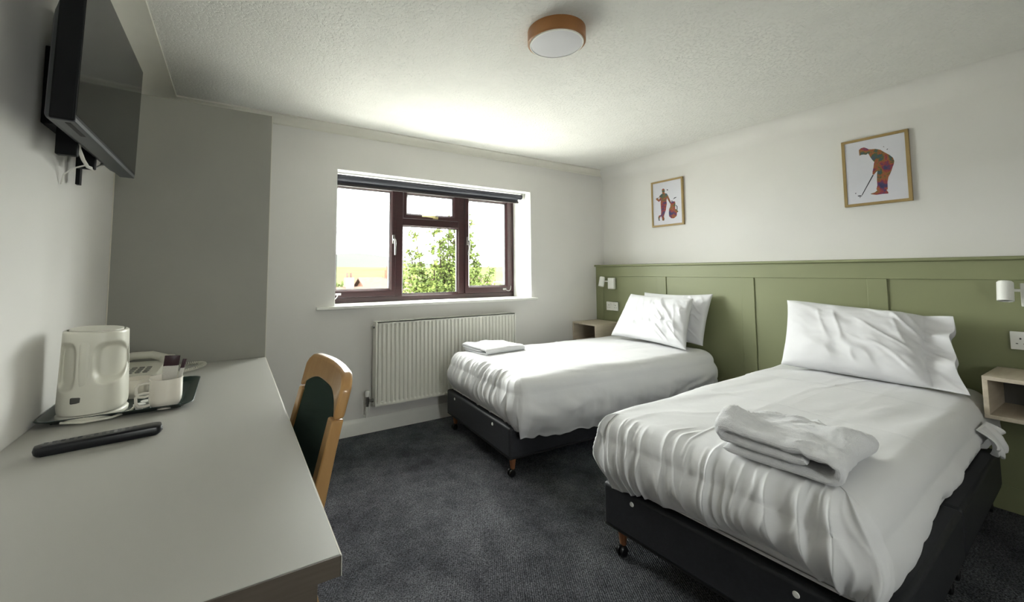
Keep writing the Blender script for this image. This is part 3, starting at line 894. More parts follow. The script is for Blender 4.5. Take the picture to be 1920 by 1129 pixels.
def make_duvet(label, x0, x1, y0, y1, ztop, hem, seed, pleat, side_pleat, foot_tight, bulge, fq=24):
    """rings from the middle of the top, over the rolled edge and down to the hem.
    hem(s_region, x, y) gives the hem height; pleats only where the cloth is gathered"""
    R = .075
    r = .085                              # radius of the rolled edge
    hx, hy = (x1 - x0) / 2, (y1 - y0) / 2
    cx, cy = (x0 + x1) / 2, (y0 + y1) / 2
    # perimeter samples: fine at the foot (x0), coarse at the sides and head
    seg = []
    nfoot, nside, nhead, nc = 300, 170, 30, 30
    # order: foot (-x side) from +y to -y, corner, near side (-y) from -x to +x, corner, head, corner, far side
    def build(o):
        rr = max(R + o, .003)
        ax, ay = hx + o - rr, hy + o - rr
        pts = []
        for i in range(nfoot): pts.append((-ax - rr, ay - 2 * ay * i / nfoot))
        for i in range(nc):
            a = PI + PI / 2 * i / nc; pts.append((-ax + rr * math.cos(a), -ay + rr * math.sin(a)))
        for i in range(nside): pts.append((-ax + 2 * ax * i / nside, -ay - rr))
        for i in range(nc):
            a = 1.5 * PI + PI / 2 * i / nc; pts.append((ax + rr * math.cos(a), -ay + rr * math.sin(a)))
        for i in range(nhead): pts.append((ax + rr, -ay + 2 * ay * i / nhead))
        for i in range(nc):
            a = PI / 2 * i / nc; pts.append((ax + rr * math.cos(a), ay + rr * math.sin(a)))
        for i in range(nside): pts.append((ax - 2 * ax * i / nside, ay + rr))
        for i in range(nc):
            a = PI / 2 + PI / 2 * i / nc; pts.append((-ax + rr * math.cos(a), ay + rr * math.sin(a)))
        return np.array(pts)
    N = len(build(0))
    idx = np.arange(N)
    foot = np.zeros(N); foot[:nfoot] = 1
    foot[nfoot:nfoot + nc] = 1 - np.arange(nc) / nc
    foot[-nc:] = np.arange(nc) / nc
    near = np.zeros(N)
    near[nfoot + nc:nfoot + nc + nside] = 1
    near[nfoot:nfoot + nc] = np.arange(nc) / nc
    edge = build(0.0)
    dd = np.linalg.norm(np.roll(edge, -1, 0) - edge, axis=1)
    s = np.concatenate([[0], np.cumsum(dd)[:-1]])
    hz = np.array([hem(foot[i], near[i], edge[i, 0] + cx, edge[i, 1] + cy) for i in range(N)])
    hz = hz + .010 * vnoise(s * 7, s * 0, seed) + .006 * vnoise(s * 22, s * 0, seed + 1)
    rings = []
    # top: inset from (hy - small) to r
    dmax = hy - .0006
    ntop, nroll, nside_r = 30, 12, 34
    for k in range(ntop):
        t = k / ntop
        o = -(dmax - (dmax - r) * t)
        p = build(o)
        z = np.full(N, ztop) + .018 * (1 - (1 + o / hy) ** 2) * 0 + .024 * np.sqrt(np.clip((-o - 0) / hy, 0, 1))
        rings.append((p, z, np.full(N, -o), np.zeros(N)))
    zr = ztop + .024 * math.sqrt(r / hy)
    for k in range(nroll):
        a = PI / 2 * k / nroll
        o = -r + r * math.sin(a)
        p = build(o)
        z = np.full(N, zr - r * (1 - math.cos(a)))
        rings.append((p, z, np.full(N, -o), np.zeros(N)))
    zs_ = zr - r
    P = []
    for k in range(nside_r + 1):
        t = k / nside_r
        o = bulge * math.sin(PI * min(1, t * 1.05)) - .03 * t ** 3
        p = build(o)
        z = zs_ + (hz - zs_) * t
        rings.append((p, z, np.full(N, -.01), np.full(N, t)))
    # tuck under
    p = build(-.05); rings.append((p, hz - .004, np.full(N, -.01), np.full(N, 1.0)))
    nv = len(rings)
    P = np.zeros((nv, N, 3)); DI = np.zeros((nv, N)); TT = np.zeros((nv, N))
    for j, (p, z, di, tt) in enumerate(rings):
        P[j, :, 0] = p[:, 0] + cx; P[j, :, 1] = p[:, 1] + cy; P[j, :, 2] = z; DI[j] = di; TT[j] = tt
    Nn = normals(P, True)
    if Nn[ntop - 5, 5, 2] < 0: Nn = -Nn
    Nn[:ntop - 2] = (0, 0, 1)
    x, y, z = P[..., 0], P[..., 1], P[..., 2]
    SS = np.broadcast_to(s, DI.shape)
    FT = np.broadcast_to(foot, DI.shape); NR = np.broadcast_to(near, DI.shape)
    down = np.clip((ztop + .02 - z) / .30, 0, 1.2)
    # --- gathers at the foot: ridges of uneven spacing hanging from the rolled edge
    warp = SS + .018 * vnoise(SS * 6, down * 2.2, seed + 3) + .02 * down * vnoise(SS * 2.2, down * 0 + .5, seed + 4)
    f = fq
    ph = warp * f + 2.6 * vnoise(warp * 5, warp * 0, seed + 5) + .9 * vnoise(warp * 13, down * .8, seed + 25)
    ridge = (1 - np.abs(np.sin(PI * ph * .5))) ** 1.6
    fine = 1 - np.abs(np.sin(PI * (warp * 43 + 1.7 * vnoise(warp * 9, down * 1.5, seed + 6)) * .5))
    amp = .2 + .95 * np.clip(.5 + 1.0 * vnoise(warp * 8, down * 1.1, seed + 7) + .4 * vnoise(warp * 3, down * 0, seed + 27), 0, 1)
    start = .03 + .10 * np.clip(.5 + .8 * vnoise(warp * 9, warp * 0, seed + 8), 0, 1)
    # distance along cloth from the top edge, negative = on the top
    along = np.where(DI > .085 - 1e-6, -(DI - .085), np.where(TT > 0, .12 + TT * .24, (.085 - DI) / .085 * .12))
    env = sstep(-.01, .07 + start, along) * (1 - .45 * sstep(.22, .38, along))
    disp = pleat * FT * env * amp * (1.15 * ridge + .30 * fine ** 1.5 - .3)
    # some ridges run up on to the top
    disp += pleat * .35 * FT * sstep(-.10, .02, along) * (1 - sstep(.02, .1, along)) * ridge * np.clip(vnoise(warp * 7, warp * 0, seed + 9), 0, 1)
    # --- softer folds on the long sides
    sd = (1 - FT)
    disp += side_pleat * sd * sstep(.10, .30, along) * (vnoise(SS * 9 + 2 * vnoise(SS * 3, down * 2, seed), down * 1.3, seed + 11) + .6 * vnoise(SS * 20, down * 2.5, seed + 12))
    dg = (x * .8 + z * 1.6)
    disp += side_pleat * .55 * sd * sstep(.05, .2, along) * vnoise(dg * 9, (z - x * .3) * 14, seed + 13)
    # --- long soft creases on the top
    q = y + .22 * x
    disp += .0045 * (along < .08) * vnoise(q * 9, x * 1.6, seed + 14)
    disp += .0035 * (along < .08) * (1 - np.abs(vnoise(q * 13 + vnoise(x * 2, y * 2, seed) * .8, x * 2.2, seed + 15))) ** 3
    disp += .004 * (along < .08) * vnoise(x * 4, y * 4, seed + 16)
    # ironed fold lines
    for c, d_ in foot_tight:
        if c == 'y': disp += .0032 * np.exp(-((y - d_) / .005) ** 2) * (along < .1)
        else: disp += .0032 * np.exp(-((x - d_) / .005) ** 2) * (along < .1)
    P = P + Nn * disp[..., None]
    nrm_blend = sstep(.30, .36, along)
    o = grid_mesh('duvet', P, m_linen, wrap_u=True)
    prop(o, label, 'duvet', 'white duvets')
    # hem piping line
    return o, P

def hem_far(ft, nr, x, y):
    if ft > .5: return .300 - .02 * (2.0 - y > 0) 
    if nr > .3: return .245 - .035 * math.exp(-((x - 1.95) / .4) ** 2) + .06 * max(0, (x - 2.6)) / .6
    return .27
def hem_near(ft, nr, x, y):
    if ft > .5: return .290 + .055 * min(1, max(0, (1.3 - y) / .5)) - .04 * max(0, (.6 - y) / .2)
    if nr > .3: return .27 + .12 * max(0, min(1, (x - 1.35) / .6))
    return .30
d1, _ = make_duvet('white duvet on the bed nearest the window, with the small folded towel at its foot', 1.375, 3.155, 1.905, 2.895, .558, hem_far, 11, .018, .010, (('y', 2.30), ('x', 2.35)), .030, 33)
d2, _ = make_duvet('white duvet on the bed nearest the camera, heavily gathered across its foot', 1.325, 3.185, .442, 1.350, .560, hem_near, 23, .027, .007, (('y', .95), ('y', .72), ('x', 2.05), ('x', 2.6)), .020, 27)

for o_ in (bed_far, d1): turn(o_, (1.39, 2.45), -3.2)
for o_ in (bed_near, d2): turn(o_, (2.29, .88), 2.2)
# frilled sheet corner hanging out at the head of the near bed
P = np.zeros((18, 44, 3))
for j in range(18):
    for i in range(44):
        u, v_ = i / 43, j / 17
        hemz = .395 + .055 * abs(2 * u - .9) ** 2 + .008 * math.sin(u * 26)
        P[j, i] = (2.645 + .175 * u + .02 * (u - .5) * v_, .452 - .050 * math.sin(v_ * PI * .62) - (.013 * math.sin(u * 19) + .007 * math.sin(u * 37 + 1)) * v_, .50 + (hemz - .50) * v_)
o = grid_mesh('loose_sheet_corner', P, m_linen, solid=.004)
prop(o, 'crumpled white sheet corner hanging out beside the open nightstand', 'sheet')

# ---------------------------------------------------------------- pillows
def make_pillow(label, BL, BR, TR, TL, thick, seed, flap=0.0, wr=1.0, dents=(), name='pillow'):
    """BL.. corners in world space, seen from the foot of the bed; flap = share of the width at the right that is empty case"""
    nu, nv = 110, 70
    BL, BR, TR, TL = (np.array(v, float) for v in (BL, BR, TR, TL))
    U, V = np.meshgrid(np.linspace(0, 1, nu), np.linspace(0, 1, nv))
    # pinch the sides between the corners
    a, b = U * 2 - 1, V * 2 - 1
    Uw = .5 + .5 * a * (1 - .05 * (1 - b ** 2)) ; Vw = .5 + .5 * b * (1 - .075 * (1 - a ** 2) * (1 if flap == 0 else .7))
    base = (BL * (1 - Uw)[..., None] * (1 - Vw)[..., None] + BR * Uw[..., None] * (1 - Vw)[..., None] + TR * Uw[..., None] * Vw[..., None] + TL * (1 - Uw)[..., None] * Vw[..., None])
    nrm = np.cross(BR - BL, TL - BL); nrm /= np.linalg.norm(nrm)
    if nrm[0] > 0: nrm = -nrm
    ue = 1 - flap
    aa = np.clip(U / ue * 2 - 1, -1, 1)
    prof = np.clip((1 - np.abs(aa) ** 2.8), 0, 1) ** .45 * np.clip((1 - np.abs(b) ** 2.4), 0, 1) ** .45
    T = .5 * thick * prof + .004
    # wrinkles: diagonal fans from the right-hand side plus a few vertical ones
    d1 = (U * 1.5 + V * 1.0)
    w1 = (1 - np.abs(vnoise(d1 * 7.5 + .5 * vnoise(U * 3, V * 3, seed), (V - U) * 1.8, seed + 1))) ** 4
    w2 = (1 - np.abs(vnoise(U * 9 + V * 1.5, V * 1.6, seed + 2))) ** 4
    mask = sstep(.35, .8, U) * (1 - .5 * sstep(.93, 1, U))
    Wd = wr * (.013 * w1 * mask + .006 * w2 * sstep(.05, .3, U) * sstep(0, .2, V) * (1 - sstep(.7, .95, V)) + .006 * fbm(U * 4, V * 4, seed + 3) + .003 * vnoise(U * 16 + V * 9, V * 7 - U * 3, seed + 4))
    edgef = np.clip(1 - np.abs(b) ** 8, 0, 1) * np.clip(1 - np.abs(a) ** 8, 0, 1)
    fl = sstep(ue - .03, 1, U) if flap else np.zeros_like(U)
    ripple = .022 * np.sin(V * 17 + seed) * fl
    base = base + (BR - BL) / np.linalg.norm(BR - BL) * (fl * (.005 * np.sin(V * 15 + 1) + .014 * (1 - V) ** 2))[..., None]
    F = base + nrm * ((T + Wd * edgef) + ripple)[..., None]
    Bk = base - nrm * (T - ripple - (.0 if not flap else 0))[..., None]
    if flap:   # the open end gapes a little
        gape = .030 * fl * np.clip(1 - b ** 2, 0, 1)
        F = F + nrm * gape[..., None]; Bk = Bk - nrm * gape[..., None] * .6
    bm = NB()
    VF = [[bm.verts.new(F[j, i]) for i in range(nu)] for j in range(nv)]
    VB = [[bm.verts.new(Bk[j, i]) for i in range(nu)] for j in range(nv)]
    for j in range(nv - 1):
        for i in range(nu - 1):
            bm.faces.new((VF[j][i], VF[j][i + 1], VF[j + 1][i + 1], VF[j + 1][i]))
            bm.faces.new((VB[j][i], VB[j + 1][i], VB[j + 1][i + 1], VB[j][i + 1]))
    for i in range(nu - 1):
        bm.faces.new((VF[0][i], VB[0][i], VB[0][i + 1], VF[0][i + 1]))
        bm.faces.new((VF[-1][i], VF[-1][i + 1], VB[-1][i + 1], VB[-1][i]))
    for j in range(nv - 1):
        bm.faces.new((VF[j][0], VF[j + 1][0], VB[j + 1][0], VB[j][0]))
        if not flap: bm.faces.new((VF[j][-1], VB[j][-1], VB[j + 1][-1], VF[j + 1][-1]))
    bmesh.ops.recalc_face_normals(bm, faces=bm.faces)
    o = mesh(name, bm, m_pillow, smooth='all')
    prop(o, label, 'pillow', 'white pillows')
    return o
make_pillow('white pillow behind the front one, against the headboard on the bed nearest the window', (3.06, 2.50, .600), (3.08, 1.90, .590), (3.165, 1.855, .985), (3.150, 2.47, .975), .11, 5)
make_pillow('creased white pillow leaning in front of another on the bed nearest the window', (2.85, 2.60, .605), (2.85, 1.89, .585), (3.03, 1.935, .952), (3.04, 2.53, .962), .15, 8, wr=1.25)
make_pillow('wide white pillow with a gaping open end on the bed nearest the camera', (2.84, 1.255, .602), (2.86, .515, .595), (3.10, .572, .918), (3.12, 1.325, .968), .21, 3, flap=.14, wr=1.35)

# ---------------------------------------------------------------- folded towels
def make_towel(label, origin, ang, L, Wd, th, layers, seed, curl=0.0, rough=1.0):
    """a strip folded into a C with a tucked middle layer, extruded along its length.
    local axes: x = length (towards the headboard), y = width, z up; the closed fold is on -y"""
    hh = th * layers / 2
    path = []
    tl = th
    # bottom layer: +y -> -y
    z1 = tl * .5
    zt = tl * (layers - .5)
    n = 34
    for i in range(n): path.append((Wd * (1 - i / n), z1))
    rad_ = (zt - z1) / 2
    for i in range(17):
        a = -PI / 2 - PI * i / 16
        path.append((math.cos(a) * rad_ * 1.0, z1 + rad_ + math.sin(a) * rad_))
    for i in range(1, n): path.append((Wd * i / n * .97, zt))
    # fold down on the +y side and return as the middle layer
    rm = (zt - tl * 1.5) / 2
    for i in range(7):
        a = PI / 2 - PI * i / 6
        path.append((Wd * .97 + math.cos(a) * rm, zt - rm + math.sin(a) * rm))
    for i in range(1, n): path.append((Wd * .97 - (Wd * .84) * i / n, tl * 1.5))
    path = np.array(path)
    nl = 96
    m_ = len(path)
    tang = np.gradient(path, axis=0); tang /= np.linalg.norm(tang, axis=1, keepdims=True)
    nor = np.stack([-tang[:, 1], tang[:, 0]], 1)
    ii = np.arange(m_); ends = np.minimum(ii / 3.0, (m_ - 1 - ii) / 3.0)
    tk = (np.sqrt(1 - (1 - np.clip(ends, .02, 1)) ** 2))[:, None]
    k = 2 * m_
    P = np.zeros((nl, k, 3))
    lay = np.clip(np.floor(path[:, 1] / tl), 0, layers - 1)
    for j in range(nl):
        # samples crowd towards the two ends so that the rolled ends stay round
        t = .5 - .5 * math.cos(PI * j / (nl - 1))
        xx = L * t
        e = min(xx, L - xx) / (tl * .55)
        rd = math.sqrt(max(0, 1 - (1 - min(max(e, .03), 1)) ** 2))
        puff = 1 + .10 * vnoise(path[:, 0] * 14 + lay * 7, np.full(m_, xx * 5), seed + 12)
        o_ = path + nor * (tl * .45 * rd * tk[:, 0] * puff)[:, None]
        i_ = path - nor * (tl * .45 * rd * tk[:, 0] * puff)[:, None]
        lp = np.concatenate([o_, i_[::-1]])
        lo = np.concatenate([lay, lay[::-1]])
        P[j, :, 0] = xx + .007 * (lo == 0) - .006 * (lo == layers - 1)
        P[j, :, 1] = lp[:, 0]
        P[j, :, 2] = lp[:, 1]
    x, y, z = P[..., 0].copy(), P[..., 1].copy(), P[..., 2].copy()
    H = tl * layers
    top = np.clip(z / H, 0, 1)
    P[..., 2] += rough * top * (.010 * vnoise(x * 9, y * 9, seed) + .006 * vnoise(x * 20, y * 14, seed + 1) + .0022 * vnoise(x * 60, y * 60, seed + 2) + .0012 * vnoise(x * 140, y * 140, seed + 7))
    P[..., 2] += rough * top * .012 * (1 - np.abs(vnoise(x * 7 + y * 5, y * 9 - x * 4, seed + 8))) ** 4

    P[..., 1] += rough * (.008 * vnoise(x * 10, z * 20, seed + 3) + .0015 * vnoise(x * 80, y * 70, seed + 5)) 
    P[..., 0] += rough * .007 * vnoise(y * 9, y * 0, seed + 4) * (np.abs(x / L - .5) * 2) ** 4
    # the far foot corner puffs up
    c = np.exp(-((x - .05) / .075) ** 2 - ((y - Wd * .88) / .075) ** 2)
    P[..., 2] += curl * c * top ** 1.5
    # layers sag towards the closed side at the front end and settle to the head
    P[..., 2] *= (1 - .18 * sstep(.5, 1, x / L)[...])
    ca, sa = math.cos(ang), math.sin(ang)
    Q = P.copy()
    Q[..., 0] = origin[0] + P[..., 0] * ca - P[..., 1] * sa
    Q[..., 1] = origin[1] + P[..., 0] * sa + P[..., 1] * ca
    Q[..., 2] = origin[2] + P[..., 2]
    bm = NB()
    V = [[bm.verts.new(Q[j, i]) for i in range(k)] for j in range(nl)]
    for j in range(nl - 1):
        for i in range(k):
            i2 = (i + 1) % k
            bm.faces.new((V[j][i], V[j][i2], V[j + 1][i2], V[j + 1][i]))
    for row in (V[0], V[-1]):
        for i in range(m_ - 1):
            bm.faces.new((row[i], row[i + 1], row[k - 2 - i], row[k - 1 - i]))
    bmesh.ops.recalc_face_normals(bm, faces=bm.faces)
    o = mesh('folded_towel', bm, m_terry, smooth=True, angle=70)
    prop(o, label, 'towel', 'folded white bath towels')
    # stitched hem along the top edge
    return o
make_towel('small neatly folded white towel at the foot of the bed nearest the window', (1.530, 2.575, .572), math.radians(6), .37, .27, .017, 3, 31, curl=.006, rough=.5)
make_towel('big puffy folded white towel on the bed nearest the camera', (1.385, .525, .578), math.radians(4), .36, .27, .030, 3, 41, curl=.045, rough=1.3)

# ---------------------------------------------------------------- tray, kettle, cups
TZ = DT
tr = thing('serving_tray', 'dark green plastic tray under the kettle and cups on the desk', 'tray', (-.275, 1.85, TZ))
bm = NB()
loft(bm, [rrect(hx, hy, R_, TZ + z, cx=-.277, cy=1.852) for hx, hy, R_, z in ((.150, .178, .03, .0), (.155, .183, .03, .001), (.174, .203, .035, .017), (.180, .209, .035, .018), (.181, .210, .035, .0165), (.176, .205, .035, .0145), (.158, .186, .03, .004), (.150, .178, .03, .0035))], False, False)
bm.faces.ensure_lookup_table()
bmesh.ops.recalc_face_normals(bm, faces=bm.faces)
mesh('tray_rim', bm, m_tray, tr, smooth=True, angle=60)
mesh('tray_base', bx(-.425, -.129, 1.676, 2.028, TZ + .0005, TZ + .0036), m_tray, tr)

KX, KY = -.348, 1.735
kt = thing('kettle', 'white plastic jug kettle standing on the tray against the left wall', 'kettle', (KX, KY, TZ + .004))
kz = TZ + .0036
bm = NB()
loft(bm, [circ(KX, KY, z, r, 48, ry) for z, r, ry in ((kz, .080, .095), (kz + .010, .081, .096), (kz + .016, .076, .090), (kz + .018, .060, .07))])
mesh('power_base', bm, m_plastic, kt, smooth=True, angle=50)
bm = NB()
tube(bm, [(KX - .05, KY - .085, kz + .005), (KX + .0, KY - .108, kz + .004), (KX + .06, KY - .096, kz + .004), (KX + .095, KY - .05, kz + .005), (KX + .10, KY + .02, kz + .005)], .0035, 8)
mesh('power_cable', bm, m_plastic, kt, smooth=True)
nr, nz = 140, 84
z0, z1 = kz + .019, kz + .246
P = np.zeros((nz + 7, nr, 3))
for j in range(nz + 7):
    t = min(1, j / nz)
    z = z0 + (z1 - z0) * t
    r = .079 - .006 * t - .004 * math.exp(-t * 30)
    ry = .088 - .008 * t
    if j > nz:
        q = (j - nz) / 6
        r -= .008 * q ** 1.5; ry -= .008 * q ** 1.5; z += .006 * math.sqrt(1 - (1 - q) ** 2)
    for i, p in enumerate(circ(KX, KY, 0, r, nr, ry, p=2.5)):
        P[j, i] = (p[0], p[1], z + (.010 * (p[1] - KY) / .09 * 0 + .004 * (KX - p[0]) / .08) * t ** 3)
Nk = normals(P, True)
x, y, z = P[..., 0], P[..., 1], P[..., 2]
def dent(cx, cz, hx, hz, p=4):
    d = (np.abs((x - cx) / hx) ** p + np.abs((z - cz) / hz) ** p) ** (1 / p)
    return 1 - sstep(.72, 1.05, d)
near_face = (y < KY)
D = .034 * dent(KX + .044, kz + .160, .036, .060, 3) * near_face + .030 * dent(KX - .050, kz + .155, .022, .068) * near_face
P[..., 1] += D
o = grid_mesh('jug', P, m_plastic, kt, wrap_u=True)
bm = NB()
loft(bm, [circ(KX, KY, z1 + .002, .060, 48, .070, 2.5), circ(KX, KY, z1 + .009, .060, 48, .070, 2.5), circ(KX, KY, z1 + .011, .052, 48, .060, 2.5)])
for v in bm.verts: v.co.z += .004 * (KX - v.co.x) / .08
mesh('lid', bm, m_plastic, kt, smooth=True, angle=50)
bm = NB()
hxk = KX - .009
loft(bm, [[Vector((hxk + sx * w_, KY - yy, z_)) for sx, yy in ((-1, y_in), (-1, y_out), (-.6, y_out + .004), (.6, y_out + .004), (1, y_out), (1, y_in))] for z_, w_, y_in, y_out in ((kz + .085, .010, .060, .076), (kz + .10, .0125, .060, .081), (kz + .155, .012, .06, .082), (kz + .21, .0125, .06, .080), (kz + .235, .015, .05, .073))])
bmesh.ops.recalc_face_normals(bm, faces=bm.faces)
mesh('handle', bm, m_plastic, kt, bevel=.004, segs=3)
mesh('rocker_switch', bx(KX - .034, KX - .010, KY - .0865, KY - .078, kz + .052, kz + .070), m_darkg, kt, bevel=.003)
bm = NB()
loft(bm, [[Vector((KX + a, KY + .065 + b, c)) for a, b in ((-.028, 0), (0, .04 * q), (.028, 0))] for c, q in ((z1 - .06, .3), (z1 - .02, .9), (z1 - .002, 1.15))], True, True)
bmesh.ops.recalc_face_normals(bm, faces=bm.faces)
mesh('spout', bm, m_plastic, kt, smooth=True)

def make_cup(label, cx, cy, z, ang, r=.043, h=.062, nm=None):
    c = thing('cup', label, 'cup', (cx, cy, z), 'white stacking cups on the tray')
    prof = [(.0, 0), (r * .70, 0), (r * .72, .003), (r * .86, .010), (r * .97, .022), (r, .034), (r, h), (r - .0035, h), (r - .0035, .032), (r * .80, .010), (0, .007)]
    mesh('body', lathe(prof, (cx, cy, z), 40, cap=(False, False)), m_china, c, smooth=True, angle=50)
    bm = NB()
    dx, dy = math.cos(ang), math.sin(ang)
    pts = [(r - .003, h - .010), (r + .012, h - .008), (r + .026, h - .010), (r + .031, h - .018), (r + .030, .026), (r + .024, .016), (r + .010, .013), (r - .005, .016)]
    tube(bm, [(cx + dx * a, cy + dy * a, z + b) for a, b in pts], .0042, 8)
    mesh('handle', bm, m_china, c, smooth=True)
    return c
cz = TZ + .0036
ha = math.radians(200)
make_cup('white cup, lower one of the stacked pair at the front of the green tray', -.170, 1.690, cz, ha)
make_cup('white cup holding sachets, upper one of the stacked pair on the green tray', -.170, 1.690, cz + .029, ha)
make_cup('white cup half hidden behind the kettle on the green tray', -.268, 1.885, cz, math.radians(330))
# sachets standing in the upper cup
def sachet(name, label, cx, cy, z, w_, h_, tilt, yaw, m1, band):
    s = thing(name, label, 'sachet', (cx, cy, z))
    M = Matrix.Translation((cx, cy, z)) @ Matrix.Rotation(yaw, 4, 'Z') @ Matrix.Rotation(tilt, 4, 'Y') @ Matrix.Rotation(.12, 4, 'X')
    n = 8
    def pad(z0, z1, th):
        bm = NB(); rows = []
        for k in range(7):
            t = k / 6
            zz = z0 + (z1 - z0) * t
            tt = th * math.sin(PI * (.12 + .76 * t))
            ring = []
            for i in range(n + 1):
                u = -1 + 2 * i / n; ring.append(M @ Vector((u * w_ / 2, -tt * (1 - u * u) - .0004, zz)))
            for i in range(n, -1, -1):
                u = -1 + 2 * i / n; ring.append(M @ Vector((u * w_ / 2, tt * (1 - u * u) + .0004, zz)))
            rows.append(ring)
        loft(bm, rows)
        bmesh.ops.recalc_face_normals(bm, faces=bm.faces)
        return bm
    mesh('wrapper', pad(0, h_ * .74 if band else h_, .004), m1, s, smooth=True, angle=70)
    if band:
        mesh('coloured_end', pad(h_ * .72, h_, .0035), m_choc, s, smooth=True, angle=70)
    return s
zc = cz + .029 + .009
sachet('coffee_sachet', 'clear wrapped stick with dark maroon end standing in the upper stacked cup', -.170, 1.705, zc, .040, .122, .10, .1, m_foil, True)
sachet('milk_stick', 'pale narrow stick leaning beside the maroon ended sachet in the cup', -.146, 1.700, zc, .012, .108, .16, .5, m_foil, True)
sachet('sugar_sachet', 'white paper sachet leaning low against the inside of the upper stacked cup', -.190, 1.690, zc, .030, .066, -.12, .2, m_china, False)
# small jiggers beside the cups
for k, (jx, jy, lab) in enumerate(((-.235, 1.700, 'tiny white milk pot on the tray, nearest the kettle'), (-.222, 1.735, 'tiny white milk pot on the tray tucked behind the stacked cups'))):
    j = thing('milk_pot', lab, 'milk pot', (jx, jy, cz), 'milk pots on the tray')
    mesh('pot', lathe([(0, 0), (.009, 0), (.0125, .016), (.0, .016)], (jx, jy, cz), 20), m_plasticw, j, smooth=True)
    mesh('foil_lid', lathe([(0, .016), (.0155, .016), (.0155, .0172), (0, .0172)], (jx, jy, cz), 20), m_plasticw, j, smooth=True)

# ---------------------------------------------------------------- remote control
rc = thing('remote_control', 'black remote control lying on the desk in front of the tray', 'remote', (-.265, 1.432, TZ))
RM = Matrix.Translation((-.267, 1.428, TZ)) @ Matrix.Rotation(math.radians(9), 4, 'Z')
bm = NB()
loft(bm, [rrect(hx, hy, R_, z) for hx, hy, R_, z in ((.112, .018, .012, .0005), (.117, .022, .014, .005), (.119, .0235, .015, .012), (.117, .022, .014, .0185), (.108, .017, .012, .021))])
for v in bm.verts:
    v.co.z += .004 * (v.co.x / .12) ** 2 * (v.co.z / .02)
    v.co.y *= 1 + .22 * v.co.x / .12
bmesh.ops.transform(bm, verts=bm.verts, matrix=RM)
mesh('shell', bm, m_remote, rc, smooth=True, angle=50)
sh = None
for i in range(12):
    for j in range(3):
        if i in (5,) and j != 1: continue
        x = -.098 + i * .0145
        y = (-1 + j) * .0115
        b_ = mesh('button', box(NB(), x - .0045, x + .0045, y - .0036, y + .0036, .019, .0242, M=RM), m_button, rc, bevel=.001)
mesh('ir_window', box(NB(), .108, .1195, -.014, .014, .008, .018, M=RM), m_darkg, rc, bevel=.002)

# ---------------------------------------------------------------- telephone
PX, PY = -.335, 2.215
ph = thing('telephone', 'off white corded desk telephone behind the kettle, keypad facing up', 'telephone', (PX, PY, TZ))
PM = Matrix.Translation((PX, PY, TZ)) @ Matrix.Rotation(math.radians(-6), 4, 'Z')
bm = NB()
loft(bm, [[Vector((x, y, (z if y < 0 else z * 1.7))) for x, y, _ in rrect(hx, hy, .02, 0)] for hx, hy, z in ((.100, .085, .0), (.104, .089, .008), (.104, .089, .022), (.096, .081, .032))])
bmesh.ops.transform(bm, verts=bm.verts, matrix=PM)
mesh('base', bm, m_phone, ph, smooth=True, angle=40)
for i in range(4):
    for j in range(4):
        x = -.015 + i * .024
        y = -.058 + j * .019
        zk = .032 + (.0 if y < 0 else .018)
        mesh('key', box(NB(), x - .008, x + .008, y - .006, y + .006, .024 + (y + .085) * .09, .036 + (y + .085) * .12, M=PM), m_phkey, ph, bevel=.0015)
bm = NB()
tube(bm, [PM @ Vector(p) for p in ((-.075, .072, .062), (-.02, .080, .080), (.045, .080, .080), (.10, .072, .062))], .016, 12)
for x in (-.078, .100):
    b2 = lathe([(0, -.012), (.026, -.012), (.030, 0), (.026, .014), (0, .016)], (0, 0, 0), 20)
    bmesh.ops.transform(b2, verts=b2.verts, matrix=PM @ Matrix.Translation((x, .070, .060)))
    me_ = bpy.data.meshes.new('t'); b2.to_mesh(me_); b2.free(); bm.from_mesh(me_); bpy.data.meshes.remove(me_)
mesh('handset', bm, m_phone, ph, smooth=True)
# coiled cord curving over the desk to the right
ctr = [Vector(p) for p in ((-.225, 2.19, TZ + .03), (-.20, 2.20, TZ + .009), (-.165, 2.23, TZ + .009), (-.118, 2.29, TZ + .009), (-.098, 2.35, TZ + .009), (-.118, 2.39, TZ + .009), (-.17, 2.39, TZ + .009), (-.215, 2.35, TZ + .009), (-.235, 2.30, TZ + .012))]
def cat(p, t):
    n = len(p) - 1
    f_ = t * n; i = min(int(f_), n - 1); u = f_ - i
    a, b, c, d = p[max(i - 1, 0)], p[i], p[i + 1], p[min(i + 2, n)]
    return .5 * ((2 * b) + (c - a) * u + (2 * a - 5 * b + 4 * c - d) * u * u + (3 * b - a - 3 * c + d) * u ** 3)
pts = []
turns = 62
for k in range(turns * 8):
    t = k / (turns * 8 - 1)
    p = cat(ctr, t); q = cat(ctr, min(1, t + .004)) - cat(ctr, max(0, t - .004)); q.normalize()
    s_ = q.cross(Vector((0, 0, 1))); a = 2 * PI * k / 8
    pts.append(p + s_ * math.cos(a) * .0062 + Vector((0, 0, 1)) * math.sin(a) * .0062)
bm = NB(); tube(bm, pts, .0018, 5)
mesh('coiled_cord', bm, m_phone, ph, smooth=True)

